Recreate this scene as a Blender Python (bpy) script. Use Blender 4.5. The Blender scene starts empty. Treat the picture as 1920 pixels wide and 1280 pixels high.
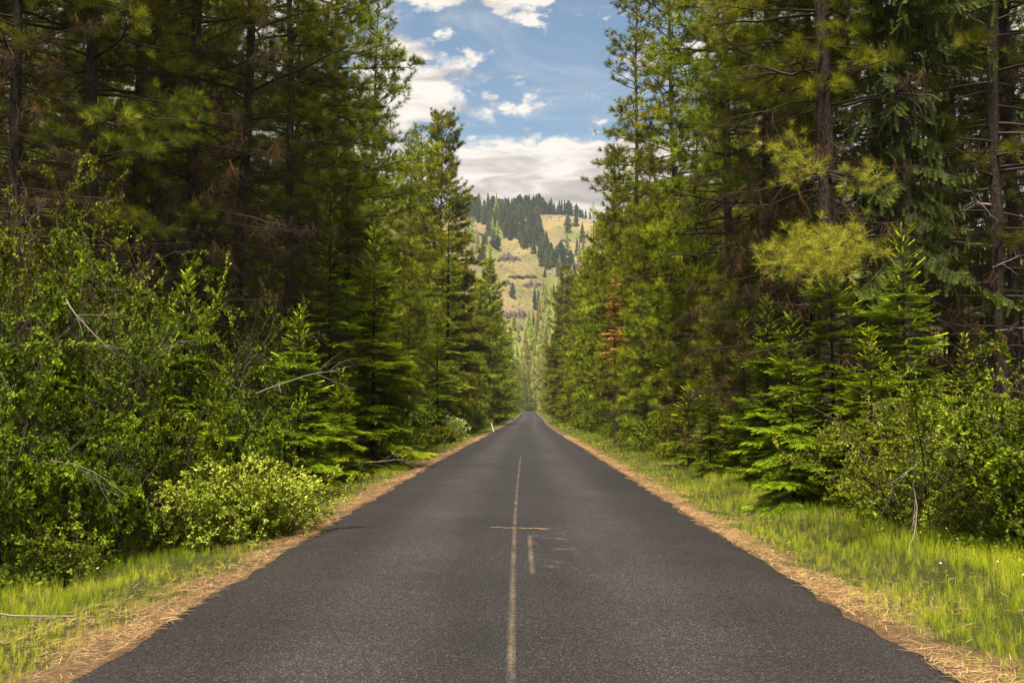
import bpy, math
import numpy as np
from mathutils import Vector
R = math.radians
scene = bpy.context.scene
COL = scene.collection

# ------------------------------------------------------------------ camera
FPX = 1867.0                     # focal length in pixels of the 1920-wide photograph
TILT = math.atan(127.0 / FPX)
cam_d = bpy.data.cameras.new("camera")
cam = bpy.data.objects.new("camera", cam_d)
COL.objects.link(cam)
cam_d.lens = 35.0
cam_d.sensor_width = 36.0
cam_d.clip_start = 0.1
cam_d.clip_end = 12000
cam.location = (0, 0, 1.78)
cam.rotation_euler = (R(90) + TILT, 0, 0)
scene.camera = cam

# ------------------------------------------------------------------ light and exposure
SUN_EL, SUN_AZ = R(64), R(192)   # azimuth from +Y towards +X: high, behind the camera
sun_d = bpy.data.lights.new("sun", 'SUN')
sun_d.energy = 5.0
sun_d.angle = R(12)
sun_d.color = (1.0, 0.91, 0.76)
sun = bpy.data.objects.new("sun", sun_d)
COL.objects.link(sun)
sv = Vector((math.sin(SUN_AZ) * math.cos(SUN_EL), math.cos(SUN_AZ) * math.cos(SUN_EL), math.sin(SUN_EL)))
sun.rotation_euler = sv.to_track_quat('Z', 'Y').to_euler()
scene.view_settings.view_transform = 'Standard'
scene.view_settings.look = 'None'
scene.view_settings.exposure = 1.1
scene.view_settings.gamma = 1.0
cy = scene.cycles
cy.max_bounces = 6
cy.diffuse_bounces = 3
cy.glossy_bounces = 1
cy.transmission_bounces = 3
cy.volume_bounces = 0
cy.transparent_max_bounces = 4
cy.caustics_reflective = False
cy.caustics_refractive = False
cy.use_denoising = True
cy.use_adaptive_sampling = True
cy.adaptive_threshold = 0.008
cy.sample_clamp_indirect = 4.0


class NT:
    """small node-tree helper"""
    def __init__(self, tree):
        self.t = tree
        tree.nodes.clear()

    def n(self, typ, inputs=None, **props):
        nd = self.t.nodes.new(typ)
        for k, v in props.items():
            setattr(nd, k, v)
        for k, v in (inputs or {}).items():
            if isinstance(v, bpy.types.NodeSocket):
                self.t.links.new(v, nd.inputs[k])
            else:
                nd.inputs[k].default_value = v
        return nd

    def math(self, op, a, b=0.0, c=0.0, clamp=False):
        nd = self.n('ShaderNodeMath', {0: a, 1: b, 2: c}, operation=op)
        nd.use_clamp = clamp
        return nd.outputs[0]

    def sstep(self, x, lo, hi):
        nd = self.n('ShaderNodeMapRange', {0: x, 1: lo, 2: hi, 3: 0.0, 4: 1.0}, interpolation_type='SMOOTHSTEP')
        return nd.outputs[0]

    def mix(self, f, a, b, blend='MIX'):
        nd = self.n('ShaderNodeMix', data_type='RGBA', blend_type=blend)
        for k, v in ((0, f), (6, a), (7, b)):
            if isinstance(v, bpy.types.NodeSocket):
                self.t.links.new(v, nd.inputs[k])
            else:
                nd.inputs[k].default_value = (*v, 1.0) if isinstance(v, tuple) and len(v) == 3 else v
        return nd.outputs[2]

    def noise(self, vec, scale, detail=3.0, rough=0.5, dist=0.0):
        return self.n('ShaderNodeTexNoise', {'Vector': vec, 'Scale': scale, 'Detail': detail, 'Roughness': rough, 'Distortion': dist}).outputs[0]

    def ramp(self, f, stops):
        nd = self.n('ShaderNodeValToRGB', {0: f})
        el = nd.color_ramp.elements
        while len(el) < len(stops):
            el.new(0.5)
        for e, (p, c) in zip(el, stops):
            e.position = p
            e.color = (*c, 1.0)
        return nd.outputs[0]


# ------------------------------------------------------------------ world: sky with drifting clouds
world = bpy.data.worlds.new("World")
scene.world = world
world.use_nodes = True
w = NT(world.node_tree)
sky = w.n('ShaderNodeTexSky', sky_type='NISHITA', sun_disc=False)
sky.sun_elevation = SUN_EL
sky.sun_rotation = SUN_AZ
sky.air_density = 1.0
sky.dust_density = 0.6
sky.ozone_density = 1.5
tc = w.n('ShaderNodeTexCoord').outputs['Generated']
sep = w.n('ShaderNodeSeparateXYZ', {0: tc})
sx, sy_, sz = sep.outputs
hor = w.math('SQRT', w.math('ADD', w.math('MULTIPLY', sx, sx), w.math('MULTIPLY', sy_, sy_)))
elev = w.math('DIVIDE', sz, w.math('MAXIMUM', hor, 0.01))        # tan of elevation
azim = w.math('ARCTAN2', sx, sy_)
# clouds live on a flat layer: project the direction onto it
zc = w.math('ADD', w.math('MAXIMUM', sz, 0.0), 0.06)
lay = w.n('ShaderNodeCombineXYZ', {0: w.math('DIVIDE', sx, zc), 1: w.math('DIVIDE', sy_, zc), 2: 0.0}).outputs[0]
skyv = w.n('ShaderNodeCombineXYZ', {0: azim, 1: w.math('MULTIPLY', elev, 1.7), 2: 0.0}).outputs[0]
n_big = w.noise(w.n('ShaderNodeVectorMath', {0: skyv, 1: (3.3, 7.1, 0.0)}, operation='ADD').outputs[0], 12.0, 7.0, 0.58, 0.2)
n_mid = w.noise(skyv, 30.0, 7.0, 0.6, 0.15)
n_puf = w.noise(skyv, 17.0, 8.0, 0.62, 0.15)
# low bank over the hill
e_p = w.math('ADD', elev, w.math('MULTIPLY', w.math('SUBTRACT', n_mid, 0.5), 0.045))
bank = w.math('MULTIPLY', w.sstep(e_p, 0.185, 0.2), w.math('SUBTRACT', 1.0, w.sstep(e_p, 0.268, 0.278)))
# a cloud on the left of the gap and cover that thickens to both sides
d1 = w.math('DIVIDE', w.math('ADD', azim, 0.105), 0.062)
d2 = w.math('DIVIDE', w.math('SUBTRACT', elev, 0.325), 0.048)
rr = w.math('SQRT', w.math('ADD', w.math('MULTIPLY', d1, d1), w.math('MULTIPLY', d2, d2)))
blob = w.math('SUBTRACT', 1.0, w.sstep(w.math('ADD', rr, w.math('MULTIPLY', w.math('SUBTRACT', n_puf, 0.5), 3.0)), 0.7, 1.2))
side = w.sstep(w.math('ABSOLUTE', azim), 0.12, 0.3)
high = w.sstep(elev, 0.385, 0.44)
thr = w.math('SUBTRACT', 0.528, w.math('ADD', w.math('MULTIPLY', side, 0.14), w.math('MULTIPLY', high, 0.05)))
puff = w.sstep(w.math('SUBTRACT', w.math('ADD', w.math('MULTIPLY', n_big, 0.5), w.math('MULTIPLY', n_mid, 0.5)), thr), 0.0, 0.085)
veil = w.math('MULTIPLY', w.sstep(w.noise(skyv, 5.0, 6.0, 0.65, 1.0), 0.42, 0.8), 0.6)
cover = w.math('MAXIMUM', w.math('MAXIMUM', bank, blob), w.math('MAXIMUM', puff, veil))
shade = w.noise(w.n('ShaderNodeVectorMath', {0: skyv, 1: (1.0, 2.6, 1.0)}, operation='MULTIPLY').outputs[0], 13.0, 5.0, 0.55, 0.6)
bank_lo = w.math('SUBTRACT', 1.0, w.sstep(elev, 0.19, 0.275))
sh = w.math('ADD', w.math('MULTIPLY', shade, 1.0), w.math('ADD', w.math('MULTIPLY', bank_lo, -0.20), 0.07))
c_col = w.ramp(sh, [(0.26, (0.44, 0.40, 0.40)), (0.42, (0.62, 0.56, 0.52)), (0.60, (0.96, 0.90, 0.83))])
skyc = w.n('ShaderNodeBackground', {'Color': w.mix(1.0, sky.outputs[0], (0.98, 1.08, 1.02), 'MULTIPLY'), 'Strength': 0.062})
cloudc = w.n('ShaderNodeBackground', {'Color': c_col, 'Strength': 0.50})
mx = w.n('ShaderNodeMixShader', {0: cover, 1: skyc.outputs[0], 2: cloudc.outputs[0]})
w.n('ShaderNodeOutputWorld', {0: mx.outputs[0]})


# ------------------------------------------------------------------ materials
def new_mat(name):
    m = bpy.data.materials.new(name)
    m.use_nodes = True
    return m, NT(m.node_tree)


def foliage(name, dark, mid, light, trans=0.3, rough=0.6, huevar=0.03, spec=0.10):
    m, t = new_mat(name)
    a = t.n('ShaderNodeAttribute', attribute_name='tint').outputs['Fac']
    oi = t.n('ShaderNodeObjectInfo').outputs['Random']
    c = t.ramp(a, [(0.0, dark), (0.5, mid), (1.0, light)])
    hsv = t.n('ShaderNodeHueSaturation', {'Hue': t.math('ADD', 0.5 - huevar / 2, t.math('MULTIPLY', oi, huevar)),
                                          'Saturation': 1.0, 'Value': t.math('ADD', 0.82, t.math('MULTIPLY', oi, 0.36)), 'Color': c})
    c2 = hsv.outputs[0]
    p = t.n('ShaderNodeBsdfPrincipled', {'Base Color': c2, 'Roughness': rough, 'Specular IOR Level': spec})
    tr = t.n('ShaderNodeBsdfTranslucent', {'Color': t.mix(1.0, c2, (1.25, 1.2, 0.5), 'MULTIPLY')})
    mxs = t.n('ShaderNodeMixShader', {0: trans * 0.7, 1: p.outputs[0], 2: tr.outputs[0]})
    t.n('ShaderNodeOutputMaterial', {0: mxs.outputs[0]})
    return m


def bark(name, c1, c2, scale=9.0, bump=0.6):
    m, t = new_mat(name)
    pos = t.n('ShaderNodeTexCoord').outputs['Object']
    st = t.n('ShaderNodeMapping', {'Vector': pos, 'Scale': (1.0, 1.0, 0.22)}).outputs[0]
    v = t.n('ShaderNodeTexVoronoi', {'Vector': t.n('ShaderNodeVectorMath', {0: st, 1: t.n('ShaderNodeTexNoise', {'Vector': st, 'Scale': 6.0}).outputs[1]}, operation='ADD').outputs[0], 'Scale': scale}, feature='DISTANCE_TO_EDGE').outputs[0]
    nz = t.noise(st, scale * 3, 5.0, 0.65)
    f = t.math('ADD', t.math('MULTIPLY', t.sstep(v, 0.0, 0.25), 0.6), t.math('MULTIPLY', nz, 0.5))
    c = t.ramp(f, [(0.15, tuple(x * 0.35 for x in c1)), (0.5, c1), (0.95, c2)])
    b = t.n('ShaderNodeBump', {'Strength': bump, 'Distance': 0.03, 'Height': f})
    p = t.n('ShaderNodeBsdfPrincipled', {'Base Color': c, 'Roughness': 0.9, 'Specular IOR Level': 0.15, 'Normal': b.outputs[0]})
    t.n('ShaderNodeOutputMaterial', {0: p.outputs[0]})
    return m


def twig_mat(name, c1, c2):
    m, t = new_mat(name)
    a = t.n('ShaderNodeAttribute', attribute_name='tint').outputs['Fac']
    c = t.ramp(a, [(0.0, c1), (1.0, c2)])
    p = t.n('ShaderNodeBsdfPrincipled', {'Base Color': c, 'Roughness': 0.85, 'Specular IOR Level': 0.2})
    t.n('ShaderNodeOutputMaterial', {0: p.outputs[0]})
    return m


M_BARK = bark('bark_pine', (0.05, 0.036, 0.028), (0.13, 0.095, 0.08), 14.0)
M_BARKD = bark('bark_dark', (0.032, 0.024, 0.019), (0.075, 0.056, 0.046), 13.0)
M_TWIG = twig_mat('twig_brown', (0.022, 0.015, 0.011), (0.075, 0.054, 0.038))
M_TWIGG = twig_mat('twig_grey', (0.09, 0.07, 0.055), (0.33, 0.28, 0.24))
M_DEAD = foliage('dead_needles', (0.04, 0.026, 0.010), (0.09, 0.055, 0.02), (0.24, 0.14, 0.035), 0.25, 0.7, 0.02, 0.1)
M_ORANGE = foliage('orange_needles', (0.34, 0.15, 0.05), (0.55, 0.28, 0.11), (0.80, 0.48, 0.24), 0.3, 0.6, 0.02, 0.1)
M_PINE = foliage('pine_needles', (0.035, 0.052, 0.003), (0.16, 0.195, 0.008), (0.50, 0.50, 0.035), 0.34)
M_PINED = foliage('shaded_pine_needles', (0.022, 0.032, 0.003), (0.105, 0.125, 0.006), (0.45, 0.43, 0.03), 0.3)  # darker copy of the pine needles: shade of the near wood put into the colour
M_PINEM = foliage('young_pine_needles', (0.06, 0.08, 0.005), (0.22, 0.26, 0.012), (0.55, 0.56, 0.05), 0.34)
M_PINEB = foliage('pine_needles_bright', (0.15, 0.16, 0.01), (0.36, 0.36, 0.03), (0.60, 0.56, 0.12), 0.34)  # brighter copy for the low limb: light on its tufts painted into the needles
M_FIR = foliage('fir_needles', (0.03, 0.055, 0.002), (0.13, 0.185, 0.004), (0.42, 0.50, 0.012), 0.32)
M_MOSS = foliage('mossy_fir_needles', (0.012, 0.018, 0.003), (0.045, 0.058, 0.006), (0.13, 0.145, 0.012), 0.22)
M_LEAF = foliage('shrub_leaves', (0.016, 0.030, 0.002), (0.068, 0.108, 0.003), (0.30, 0.38, 0.016), 0.38, 0.6)
M_LEAFL = foliage('light_leaves', (0.06, 0.10, 0.006), (0.24, 0.34, 0.015), (0.58, 0.68, 0.12), 0.38, 0.6)
M_LEAFY = foliage('olive_leaves', (0.022, 0.034, 0.003), (0.105, 0.13, 0.005), (0.35, 0.38, 0.035), 0.36, 0.6)
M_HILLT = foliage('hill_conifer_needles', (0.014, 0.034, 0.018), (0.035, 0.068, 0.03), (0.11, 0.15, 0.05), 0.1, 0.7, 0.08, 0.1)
M_HILLY = foliage('hill_conifer_needles_lit', (0.05, 0.07, 0.025), (0.11, 0.135, 0.045), (0.24, 0.26, 0.08), 0.15, 0.7, 0.05, 0.1)  # yellower copy of the hill needles, sunlit sides painted in as colour
M_VALT = foliage('valley_conifer_needles', (0.17, 0.19, 0.03), (0.40, 0.42, 0.07), (0.62, 0.62, 0.16), 0.35, 0.7, 0.06, 0.1)  # paleness of sun and distant haze is mixed into this needle colour
M_GRASS = foliage('grass_blades', (0.07, 0.12, 0.004), (0.24, 0.32, 0.008), (0.60, 0.58, 0.04), 0.38, 0.5, 0.0, 0.2)
M_STRAW = foliage('pine_straw', (0.08, 0.042, 0.02), (0.27, 0.155, 0.062), (0.58, 0.40, 0.19), 0.05, 0.7, 0.0, 0.2)
M_DRY = foliage('dry_grass', (0.18, 0.14, 0.035), (0.36, 0.29, 0.08), (0.55, 0.45, 0.17), 0.3, 0.6, 0.0, 0.2)
M_WHITE = twig_mat('white_petals', (0.6, 0.6, 0.5), (0.85, 0.85, 0.8))
M_POST = twig_mat('white_plastic', (0.75, 0.75, 0.72), (0.82, 0.82, 0.8))


def asphalt_nodes(t):
    pos = t.n('ShaderNodeNewGeometry').outputs['Position']
    v = t.n('ShaderNodeTexVoronoi', {'Vector': pos, 'Scale': 95.0}, feature='F1')
    st = t.n('ShaderNodeSeparateColor', {0: v.outputs['Color']})
    stone = t.ramp(st.outputs[0], [(0.0, (0.020, 0.017, 0.018)), (0.55, (0.052, 0.043, 0.045)), (0.86, (0.085, 0.066, 0.066)), (0.95, (0.19, 0.15, 0.14)), (1.0, (0.38, 0.33, 0.31))])
    v2 = t.n('ShaderNodeTexVoronoi', {'Vector': pos, 'Scale': 42.0}, feature='F1')
    st2 = t.n('ShaderNodeSeparateColor', {0: v2.outputs['Color']})
    stone = t.mix(0.35, stone, t.ramp(st2.outputs[1], [(0.0, (0.018, 0.016, 0.017)), (0.6, (0.05, 0.042, 0.044)), (1.0, (0.14, 0.11, 0.105))]))
    gap = t.sstep(v.outputs['Distance'], 0.35, 0.62)
    stone = t.mix(t.math('MULTIPLY', gap, 0.75), stone, (0.010, 0.009, 0.010))
    big = t.noise(t.n('ShaderNodeMapping', {'Vector': pos, 'Scale': (1.0, 0.16, 1.0)}).outputs[0], 0.9, 4.0, 0.6)
    patch = t.noise(pos, 0.55, 3.0, 0.5)
    mul = t.math('ADD', 0.06, t.math('MULTIPLY', t.math('ADD', big, patch), 0.44))
    xs = t.n('ShaderNodeAttribute', attribute_name='lane').outputs['Fac']     # metres from the centre line
    ax = t.math('ABSOLUTE', t.math('SUBTRACT', t.math('ABSOLUTE', xs), 1.25))
    track = t.math('MULTIPLY', t.math('SUBTRACT', 1.0, t.sstep(ax, 0.1, 0.85)), 0.60)
    mul2 = t.math('MULTIPLY', mul, t.math('ADD', 0.95, track))
    cc = t.n('ShaderNodeVectorMath', {0: stone, 'Scale': mul2}, operation='SCALE').outputs[0]
    bmp = t.n('ShaderNodeBump', {'Strength': 0.55, 'Distance': 0.006, 'Height': t.math('SUBTRACT', 1.0, v.outputs['Distance'])})
    return pos, cc, bmp.outputs[0], xs


def mat_asphalt():
    m, t = new_mat('asphalt')
    pos, cc, nrm, xs = asphalt_nodes(t)
    # pale scuffs left near the painted cross mark
    sp = t.n('ShaderNodeSeparateXYZ', {0: pos})
    fx = t.math('DIVIDE', t.math('SUBTRACT', sp.outputs[0], 0.50), 0.32)
    fy = t.math('DIVIDE', t.math('SUBTRACT', sp.outputs[1], 12.9), 2.3)
    rr_ = t.math('ADD', t.math('MULTIPLY', fx, fx), t.math('MULTIPLY', fy, fy))
    sn = t.noise(t.n('ShaderNodeMapping', {'Vector': pos, 'Rotation': (0, 0, 0.5), 'Scale': (1.4, 1.0, 1)}).outputs[0], 2.2, 4.0, 0.6)
    scuff = t.math('MULTIPLY', t.math('SUBTRACT', 1.0, t.sstep(rr_, 0.3, 1.3)), t.sstep(sn, 0.5, 0.72))
    cc = t.mix(t.math('MULTIPLY', scuff, 0.28), cc, (0.17, 0.16, 0.165))
    p = t.n('ShaderNodeBsdfPrincipled', {'Base Color': cc, 'Roughness': 0.6, 'Specular IOR Level': 0.32, 'Normal': nrm})
    t.n('ShaderNodeOutputMaterial', {0: p.outputs[0]})
    return m


def mat_paint(name, col, lo, hi, scale=26.0):
    m, t = new_mat(name)
    pos, cc, nrm, xs = asphalt_nodes(t)
    n1 = t.noise(pos, scale, 3.0, 0.7)
    n2 = t.noise(pos, 1.3, 2.0, 0.5)
    u = t.n('ShaderNodeAttribute', attribute_name='across').outputs['Fac']
    edge = t.math('MULTIPLY', t.math('ABSOLUTE', u), 0.16)
    k = t.math('SUBTRACT', t.math('ADD', t.math('MULTIPLY', n1, 0.7), t.math('MULTIPLY', n2, 0.45)), edge)
    f = t.math('MULTIPLY', t.sstep(k, lo, hi), 0.62)
    col = t.mix(f, cc, col)
    p = t.n('ShaderNodeBsdfPrincipled', {'Base Color': col, 'Roughness': 0.75, 'Normal': nrm})
    t.n('ShaderNodeOutputMaterial', {0: p.outputs[0]})
    return m


def mat_ground():
    m, t = new_mat('forest_ground')
    pos = t.n('ShaderNodeNewGeometry').outputs['Position']
    off = t.n('ShaderNodeAttribute', attribute_name='off').outputs['Fac']
    n1 = t.noise(pos, 1.1, 4.0, 0.6)
    n2 = t.noise(pos, 14.0, 4.0, 0.7)
    n3 = t.noise(t.n('ShaderNodeMapping', {'Vector': pos, 'Scale': (3.0, 1.0, 1.0)}).outputs[0], 60.0, 3.0, 0.7)
    straw = t.ramp(t.math('ADD', t.math('MULTIPLY', n2, 0.5), t.math('MULTIPLY', n3, 0.5)),
                   [(0.3, (0.04, 0.027, 0.016)), (0.5, (0.13, 0.08, 0.042)), (0.66, (0.27, 0.17, 0.09))])
    green = t.ramp(n2, [(0.3, (0.02, 0.028, 0.005)), (0.55, (0.05, 0.06, 0.012)), (0.75, (0.10, 0.085, 0.035))])  # kept dark: shadow in the gaps between grass blades is painted in
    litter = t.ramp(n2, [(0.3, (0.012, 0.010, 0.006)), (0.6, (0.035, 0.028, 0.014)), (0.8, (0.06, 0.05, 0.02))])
    o = t.math('ADD', off, t.math('MULTIPLY', t.math('SUBTRACT', n1, 0.5), 2.6))
    c = t.mix(t.sstep(o, 0.3, 0.75), straw, green)
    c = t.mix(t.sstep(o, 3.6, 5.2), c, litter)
    b = t.n('ShaderNodeBump', {'Strength': 0.8, 'Distance': 0.03, 'Height': n3})
    p = t.n('ShaderNodeBsdfPrincipled', {'Base Color': c, 'Roughness': 0.95, 'Specular IOR Level': 0.1, 'Normal': b.outputs[0]})
    t.n('ShaderNodeOutputMaterial', {0: p.outputs[0]})
    return m


def mat_hill():
    m, t = new_mat('hill_grass')
    g = t.n('ShaderNodeNewGeometry')
    pos = g.outputs['Position']
    n1 = t.noise(pos, 0.012, 5.0, 0.6)
    n2 = t.noise(pos, 0.06, 5.0, 0.65)
    st = t.n('ShaderNodeMapping', {'Vector': pos, 'Scale': (0.25, 0.25, 2.6)}).outputs[0]
    n3 = t.noise(st, 0.05, 4.0, 0.6, 0.3)
    c = t.ramp(n1, [(0.36, (0.10, 0.13, 0.025)), (0.47, (0.185, 0.155, 0.06)), (0.60, (0.28, 0.195, 0.11))])
    c = t.mix(t.math('MULTIPLY', t.sstep(n2, 0.52, 0.66), 0.8), c, (0.10, 0.125, 0.035))
    c = t.mix(t.math('MULTIPLY', t.sstep(n3, 0.52, 0.60), 0.55), c, (0.15, 0.105, 0.09))
    c = t.mix(t.math('MULTIPLY', t.sstep(t.noise(pos, 0.25, 3.0, 0.7), 0.62, 0.7), 0.6), c, (0.07, 0.085, 0.04))
    bm = t.n('ShaderNodeBump', {'Strength': 0.9, 'Distance': 6.0, 'Height': t.noise(t.n('ShaderNodeMapping', {'Vector': pos, 'Scale': (1.0, 1.0, 1.8)}).outputs[0], 0.045, 8.0, 0.62, 0.6)})
    p = t.n('ShaderNodeBsdfPrincipled', {'Base Color': c, 'Roughness': 1.0, 'Specular IOR Level': 0.05, 'Normal': bm.outputs[0]})
    t.n('ShaderNodeOutputMaterial', {0: p.outputs[0]})
    return m


def mat_rock():
    m, t = new_mat('basalt')
    pos = t.n('ShaderNodeNewGeometry').outputs['Position']
    n = t.noise(t.n('ShaderNodeMapping', {'Vector': pos, 'Scale': (1.0, 1.0, 0.35)}).outputs[0], 0.6, 5.0, 0.7)
    c = t.ramp(n, [(0.32, (0.05, 0.036, 0.036)), (0.5, (0.15, 0.112, 0.10)), (0.66, (0.27, 0.21, 0.16))])
    p = t.n('ShaderNodeBsdfPrincipled', {'Base Color': c, 'Roughness': 0.95, 'Specular IOR Level': 0.1})
    t.n('ShaderNodeOutputMaterial', {0: p.outputs[0]})
    return m


M_ASPH = mat_asphalt()
M_PAINT = mat_paint('yellow_paint_worn', (0.20, 0.14, 0.062), 0.42, 0.74)
M_PAINT2 = mat_paint('yellow_paint_cross', (0.66, 0.44, 0.18), 0.43, 0.52, 14.0)
M_GROUND = mat_ground()
M_HILL = mat_hill()
M_ROCK = mat_rock()


# ------------------------------------------------------------------ tagging
def tag(o, label=None, cat=None, group=None, kind=None):
    if label: o['label'] = label
    if cat: o['category'] = cat
    if group: o['group'] = group
    if kind: o['kind'] = kind
    return o


# ------------------------------------------------------------------ lay of the land
_T = np.array([-400, -50, 0, 6.5, 15, 32, 41, 90, 153, 220, 330, 540, 600, 660, 900.])
_X = np.array([-3, -.3, 0, -.02, .04, .24, .42, 1.1, 2.2, 3.9, 5.6, 9.6, 20, 60, 320.])
_Z = np.array([0, 0, 0, 0, 0, -.02, -.04, -.27, -.48, -.34, .1, .7, .8, 1.0, 1.5])
_g = np.arange(-400, 900, 2.5)
def _smooth(v, k):
    ker = np.hanning(2 * k + 3)[1:-1]; ker /= ker.sum()
    return np.convolve(np.pad(v, k, mode='edge'), ker, 'valid')
_gx = _smooth(np.interp(_g, _T, _X), 8)
_gz = _smooth(np.interp(_g, _T, _Z), 8)
def road_x(y): return np.interp(y, _g, _gx)
def road_z(y): return np.interp(y, _g, _gz)
HW = 3.0


def wob(x, y, s=1.0):
    x = x * s; y = y * s
    return (np.sin(x * 1.3 + y * .7) + np.sin(x * .43 - y * 1.1 + 2) + np.sin(x * 2.3 + 1.3 * np.sin(y * .9)) * .6 + np.sin(y * 2.1 + x * .5 + 4) * .6) / 3.2


def sst(x, a, b):
    t = np.clip((x - a) / (b - a), 0, 1)
    return t * t * (3 - 2 * t)


def hill_h(x, y):
    x = np.asarray(x, float); y = np.asarray(y, float)
    n = wob(x, y, .02) * 7 + wob(x + 40, y - 9, .06) * 2.2
    # rear slope with the skyline on top
    top = 211 + 5 * np.sin(x / 90.) - 0.055 * np.clip(x - 40, 0, None) - 0.05 * np.clip(-x - 120, 0, None)
    back = sst(y, 640, 1090) * 0.5 * top + 0.5 * top * np.clip((y - 640) / 420., 0, 1) + n * sst(y, 680, 850)
    back = np.minimum(back, top + n * .35)
    # front spur whose crest falls towards the right
    crest = np.interp(x, [-500, -120, -36, 0, 32, 62, 110, 200], [230, 190, 156, 136, 110, 70, 20, -40])
    yc = 855 + 0.25 * x
    fr = np.where(y < yc, crest * (0.15 * sst(y, 615, yc) + 0.85 * np.clip((y - 615) / (yc - 615), 0, 1)), crest - (y - yc) * 0.28)
    fr = fr + n * .6 * sst(y, 640, 760)
    # terraces: level steps where the basalt comes out
    ter = 1.6 * np.sin(fr * 2 * np.pi / 23.) * sst(y, 640, 700)
    h = np.maximum(back, fr + ter)
    h = h * sst(y, 600, 660)
    return np.where(y > 1250, np.maximum(h - (y - 1250) * .05, 20), h)


def ground_z(x, y):
    x = np.asarray(x, float); y = np.asarray(y, float)
    c = road_x(y); off = np.abs(x - c) - HW; left = x < c
    z = road_z(y) - .035 - .07 * sst(off, 0.0, .7)
    z = z + np.where(left, -.22 * sst(off, .7, 2.4) + .25 * sst(off, 3.2, 6), .10 * sst(off, 1.2, 2.2) - .22 * sst(off, 2.4, 4.2) + .3 * sst(off, 5, 9))
    z = z + wob(x, y, 2.3) * .025 * sst(off, .3, 1.2) + wob(x, y, .5) * .22 * sst(off, 3, 10)
    z = z + hill_h(x, y) * (y > 600)
    return z


def make_mesh(name, V, F, mats, fmat=None, attrs=None, smooth=False):
    me = bpy.data.meshes.new(name)
    V = np.ascontiguousarray(V, np.float32)
    F = np.ascontiguousarray(F, np.int32)
    k = F.shape[1]
    me.vertices.add(len(V)); me.vertices.foreach_set('co', V.ravel())
    me.loops.add(F.size); me.loops.foreach_set('vertex_index', F.ravel())
    me.polygons.add(len(F)); me.polygons.foreach_set('loop_start', np.arange(0, F.size, k, dtype=np.int32))
    for m in mats: me.materials.append(m)
    if fmat is not None: me.polygons.foreach_set('material_index', np.ascontiguousarray(fmat, np.int32))
    for an, av in (attrs or {}).items():
        at = me.attributes.new(an, 'FLOAT', 'POINT')
        at.data.foreach_set('value', np.ascontiguousarray(av, np.float32))
    me.update(calc_edges=True)
    me.polygons.foreach_set('use_smooth', np.full(len(F), bool(smooth)))
    return me


def link(name, me, parent=None, loc=None):
    o = bpy.data.objects.new(name, me)
    COL.objects.link(o)
    if parent: o.parent = parent
    if loc is not None: o.location = loc
    return o


def grid_faces(ny, nx):
    i = np.arange(ny - 1)[:, None] * nx + np.arange(nx - 1)[None]
    return np.stack([i, i + 1, i + nx + 1, i + nx], -1).reshape(-1, 4)


# ground sheet (to y = 600) and the hill sheet that carries on from it
xs_n = np.concatenate([-np.geomspace(12, 3000, 42)[::-1], np.arange(-11.8, 17.0, .2), np.geomspace(17.2, 3000, 42)])
ys_n = np.concatenate([-np.geomspace(8, 400, 14)[::-1], np.arange(-7.5, 40, .2), np.geomspace(40.2, 600, 110)])
gx_, gy_ = np.meshgrid(xs_n, ys_n)
gx2 = gx_ + road_x(gy_) * (np.abs(gx_) < 200)
gz2 = ground_z(gx2, np.minimum(gy_, 600))
offa = np.abs(gx2 - road_x(gy_)) - HW
ground = link('ground', make_mesh('ground', np.stack([gx2, gy_, gz2], -1).reshape(-1, 3), grid_faces(*gx_.shape), [M_GROUND], attrs={'off': offa.ravel()}, smooth=True))
tag(ground, kind='structure')
hx = np.concatenate([-np.geomspace(260, 3000, 22)[::-1], np.arange(-256, 260, 4.), np.geomspace(262, 3000, 22)])
hy = np.concatenate([np.arange(600, 1160, 4.), np.geomspace(1164, 3200, 24)])
ax_, ay_ = np.meshgrid(hx, hy)
hz = ground_z(ax_, ay_)
hz[0] = ground_z(ax_[0], np.full(len(hx), 600.))
hill = link('hill', make_mesh('hill', np.stack([ax_, ay_, hz], -1).reshape(-1, 3), grid_faces(*ax_.shape), [M_HILL], smooth=True))
tag(hill, kind='structure')

# road sheet: cambered, ragged edges
ry = np.concatenate([np.arange(-40, 60, .12), np.arange(60, 200, .6), np.arange(200, 760, 3.)])
rng = np.random.default_rng(5)
el = _smooth(rng.normal(0, 1, len(ry)), 3) * .13 + wob(ry, ry * 0, .6) * .05
er = _smooth(rng.normal(0, 1, len(ry)), 3) * .13 + wob(ry, ry * 0 + 5, .7) * .05
lan = np.linspace(-1, 1, 17)
RX = np.array([lan * HW + (lan == -1) * -a + (lan == 1) * b for a, b in zip(el, er)])
X = RX + road_x(ry)[:, None]
Y = np.repeat(ry[:, None], 17, 1)
Z = road_z(Y) + .035 * (1 - lan[None] ** 2) - .045 * (np.abs(lan[None]) == 1)
road = link('road', make_mesh('road', np.stack([X, Y, Z], -1).reshape(-1, 3), grid_faces(len(ry), 17), [M_ASPH], attrs={'lane': RX.ravel()}, smooth=True))
tag(road, kind='structure')


def road_top(x, y):
    l = (x - road_x(y)) / HW
    return road_z(y) + .035 * (1 - l * l)


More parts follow.
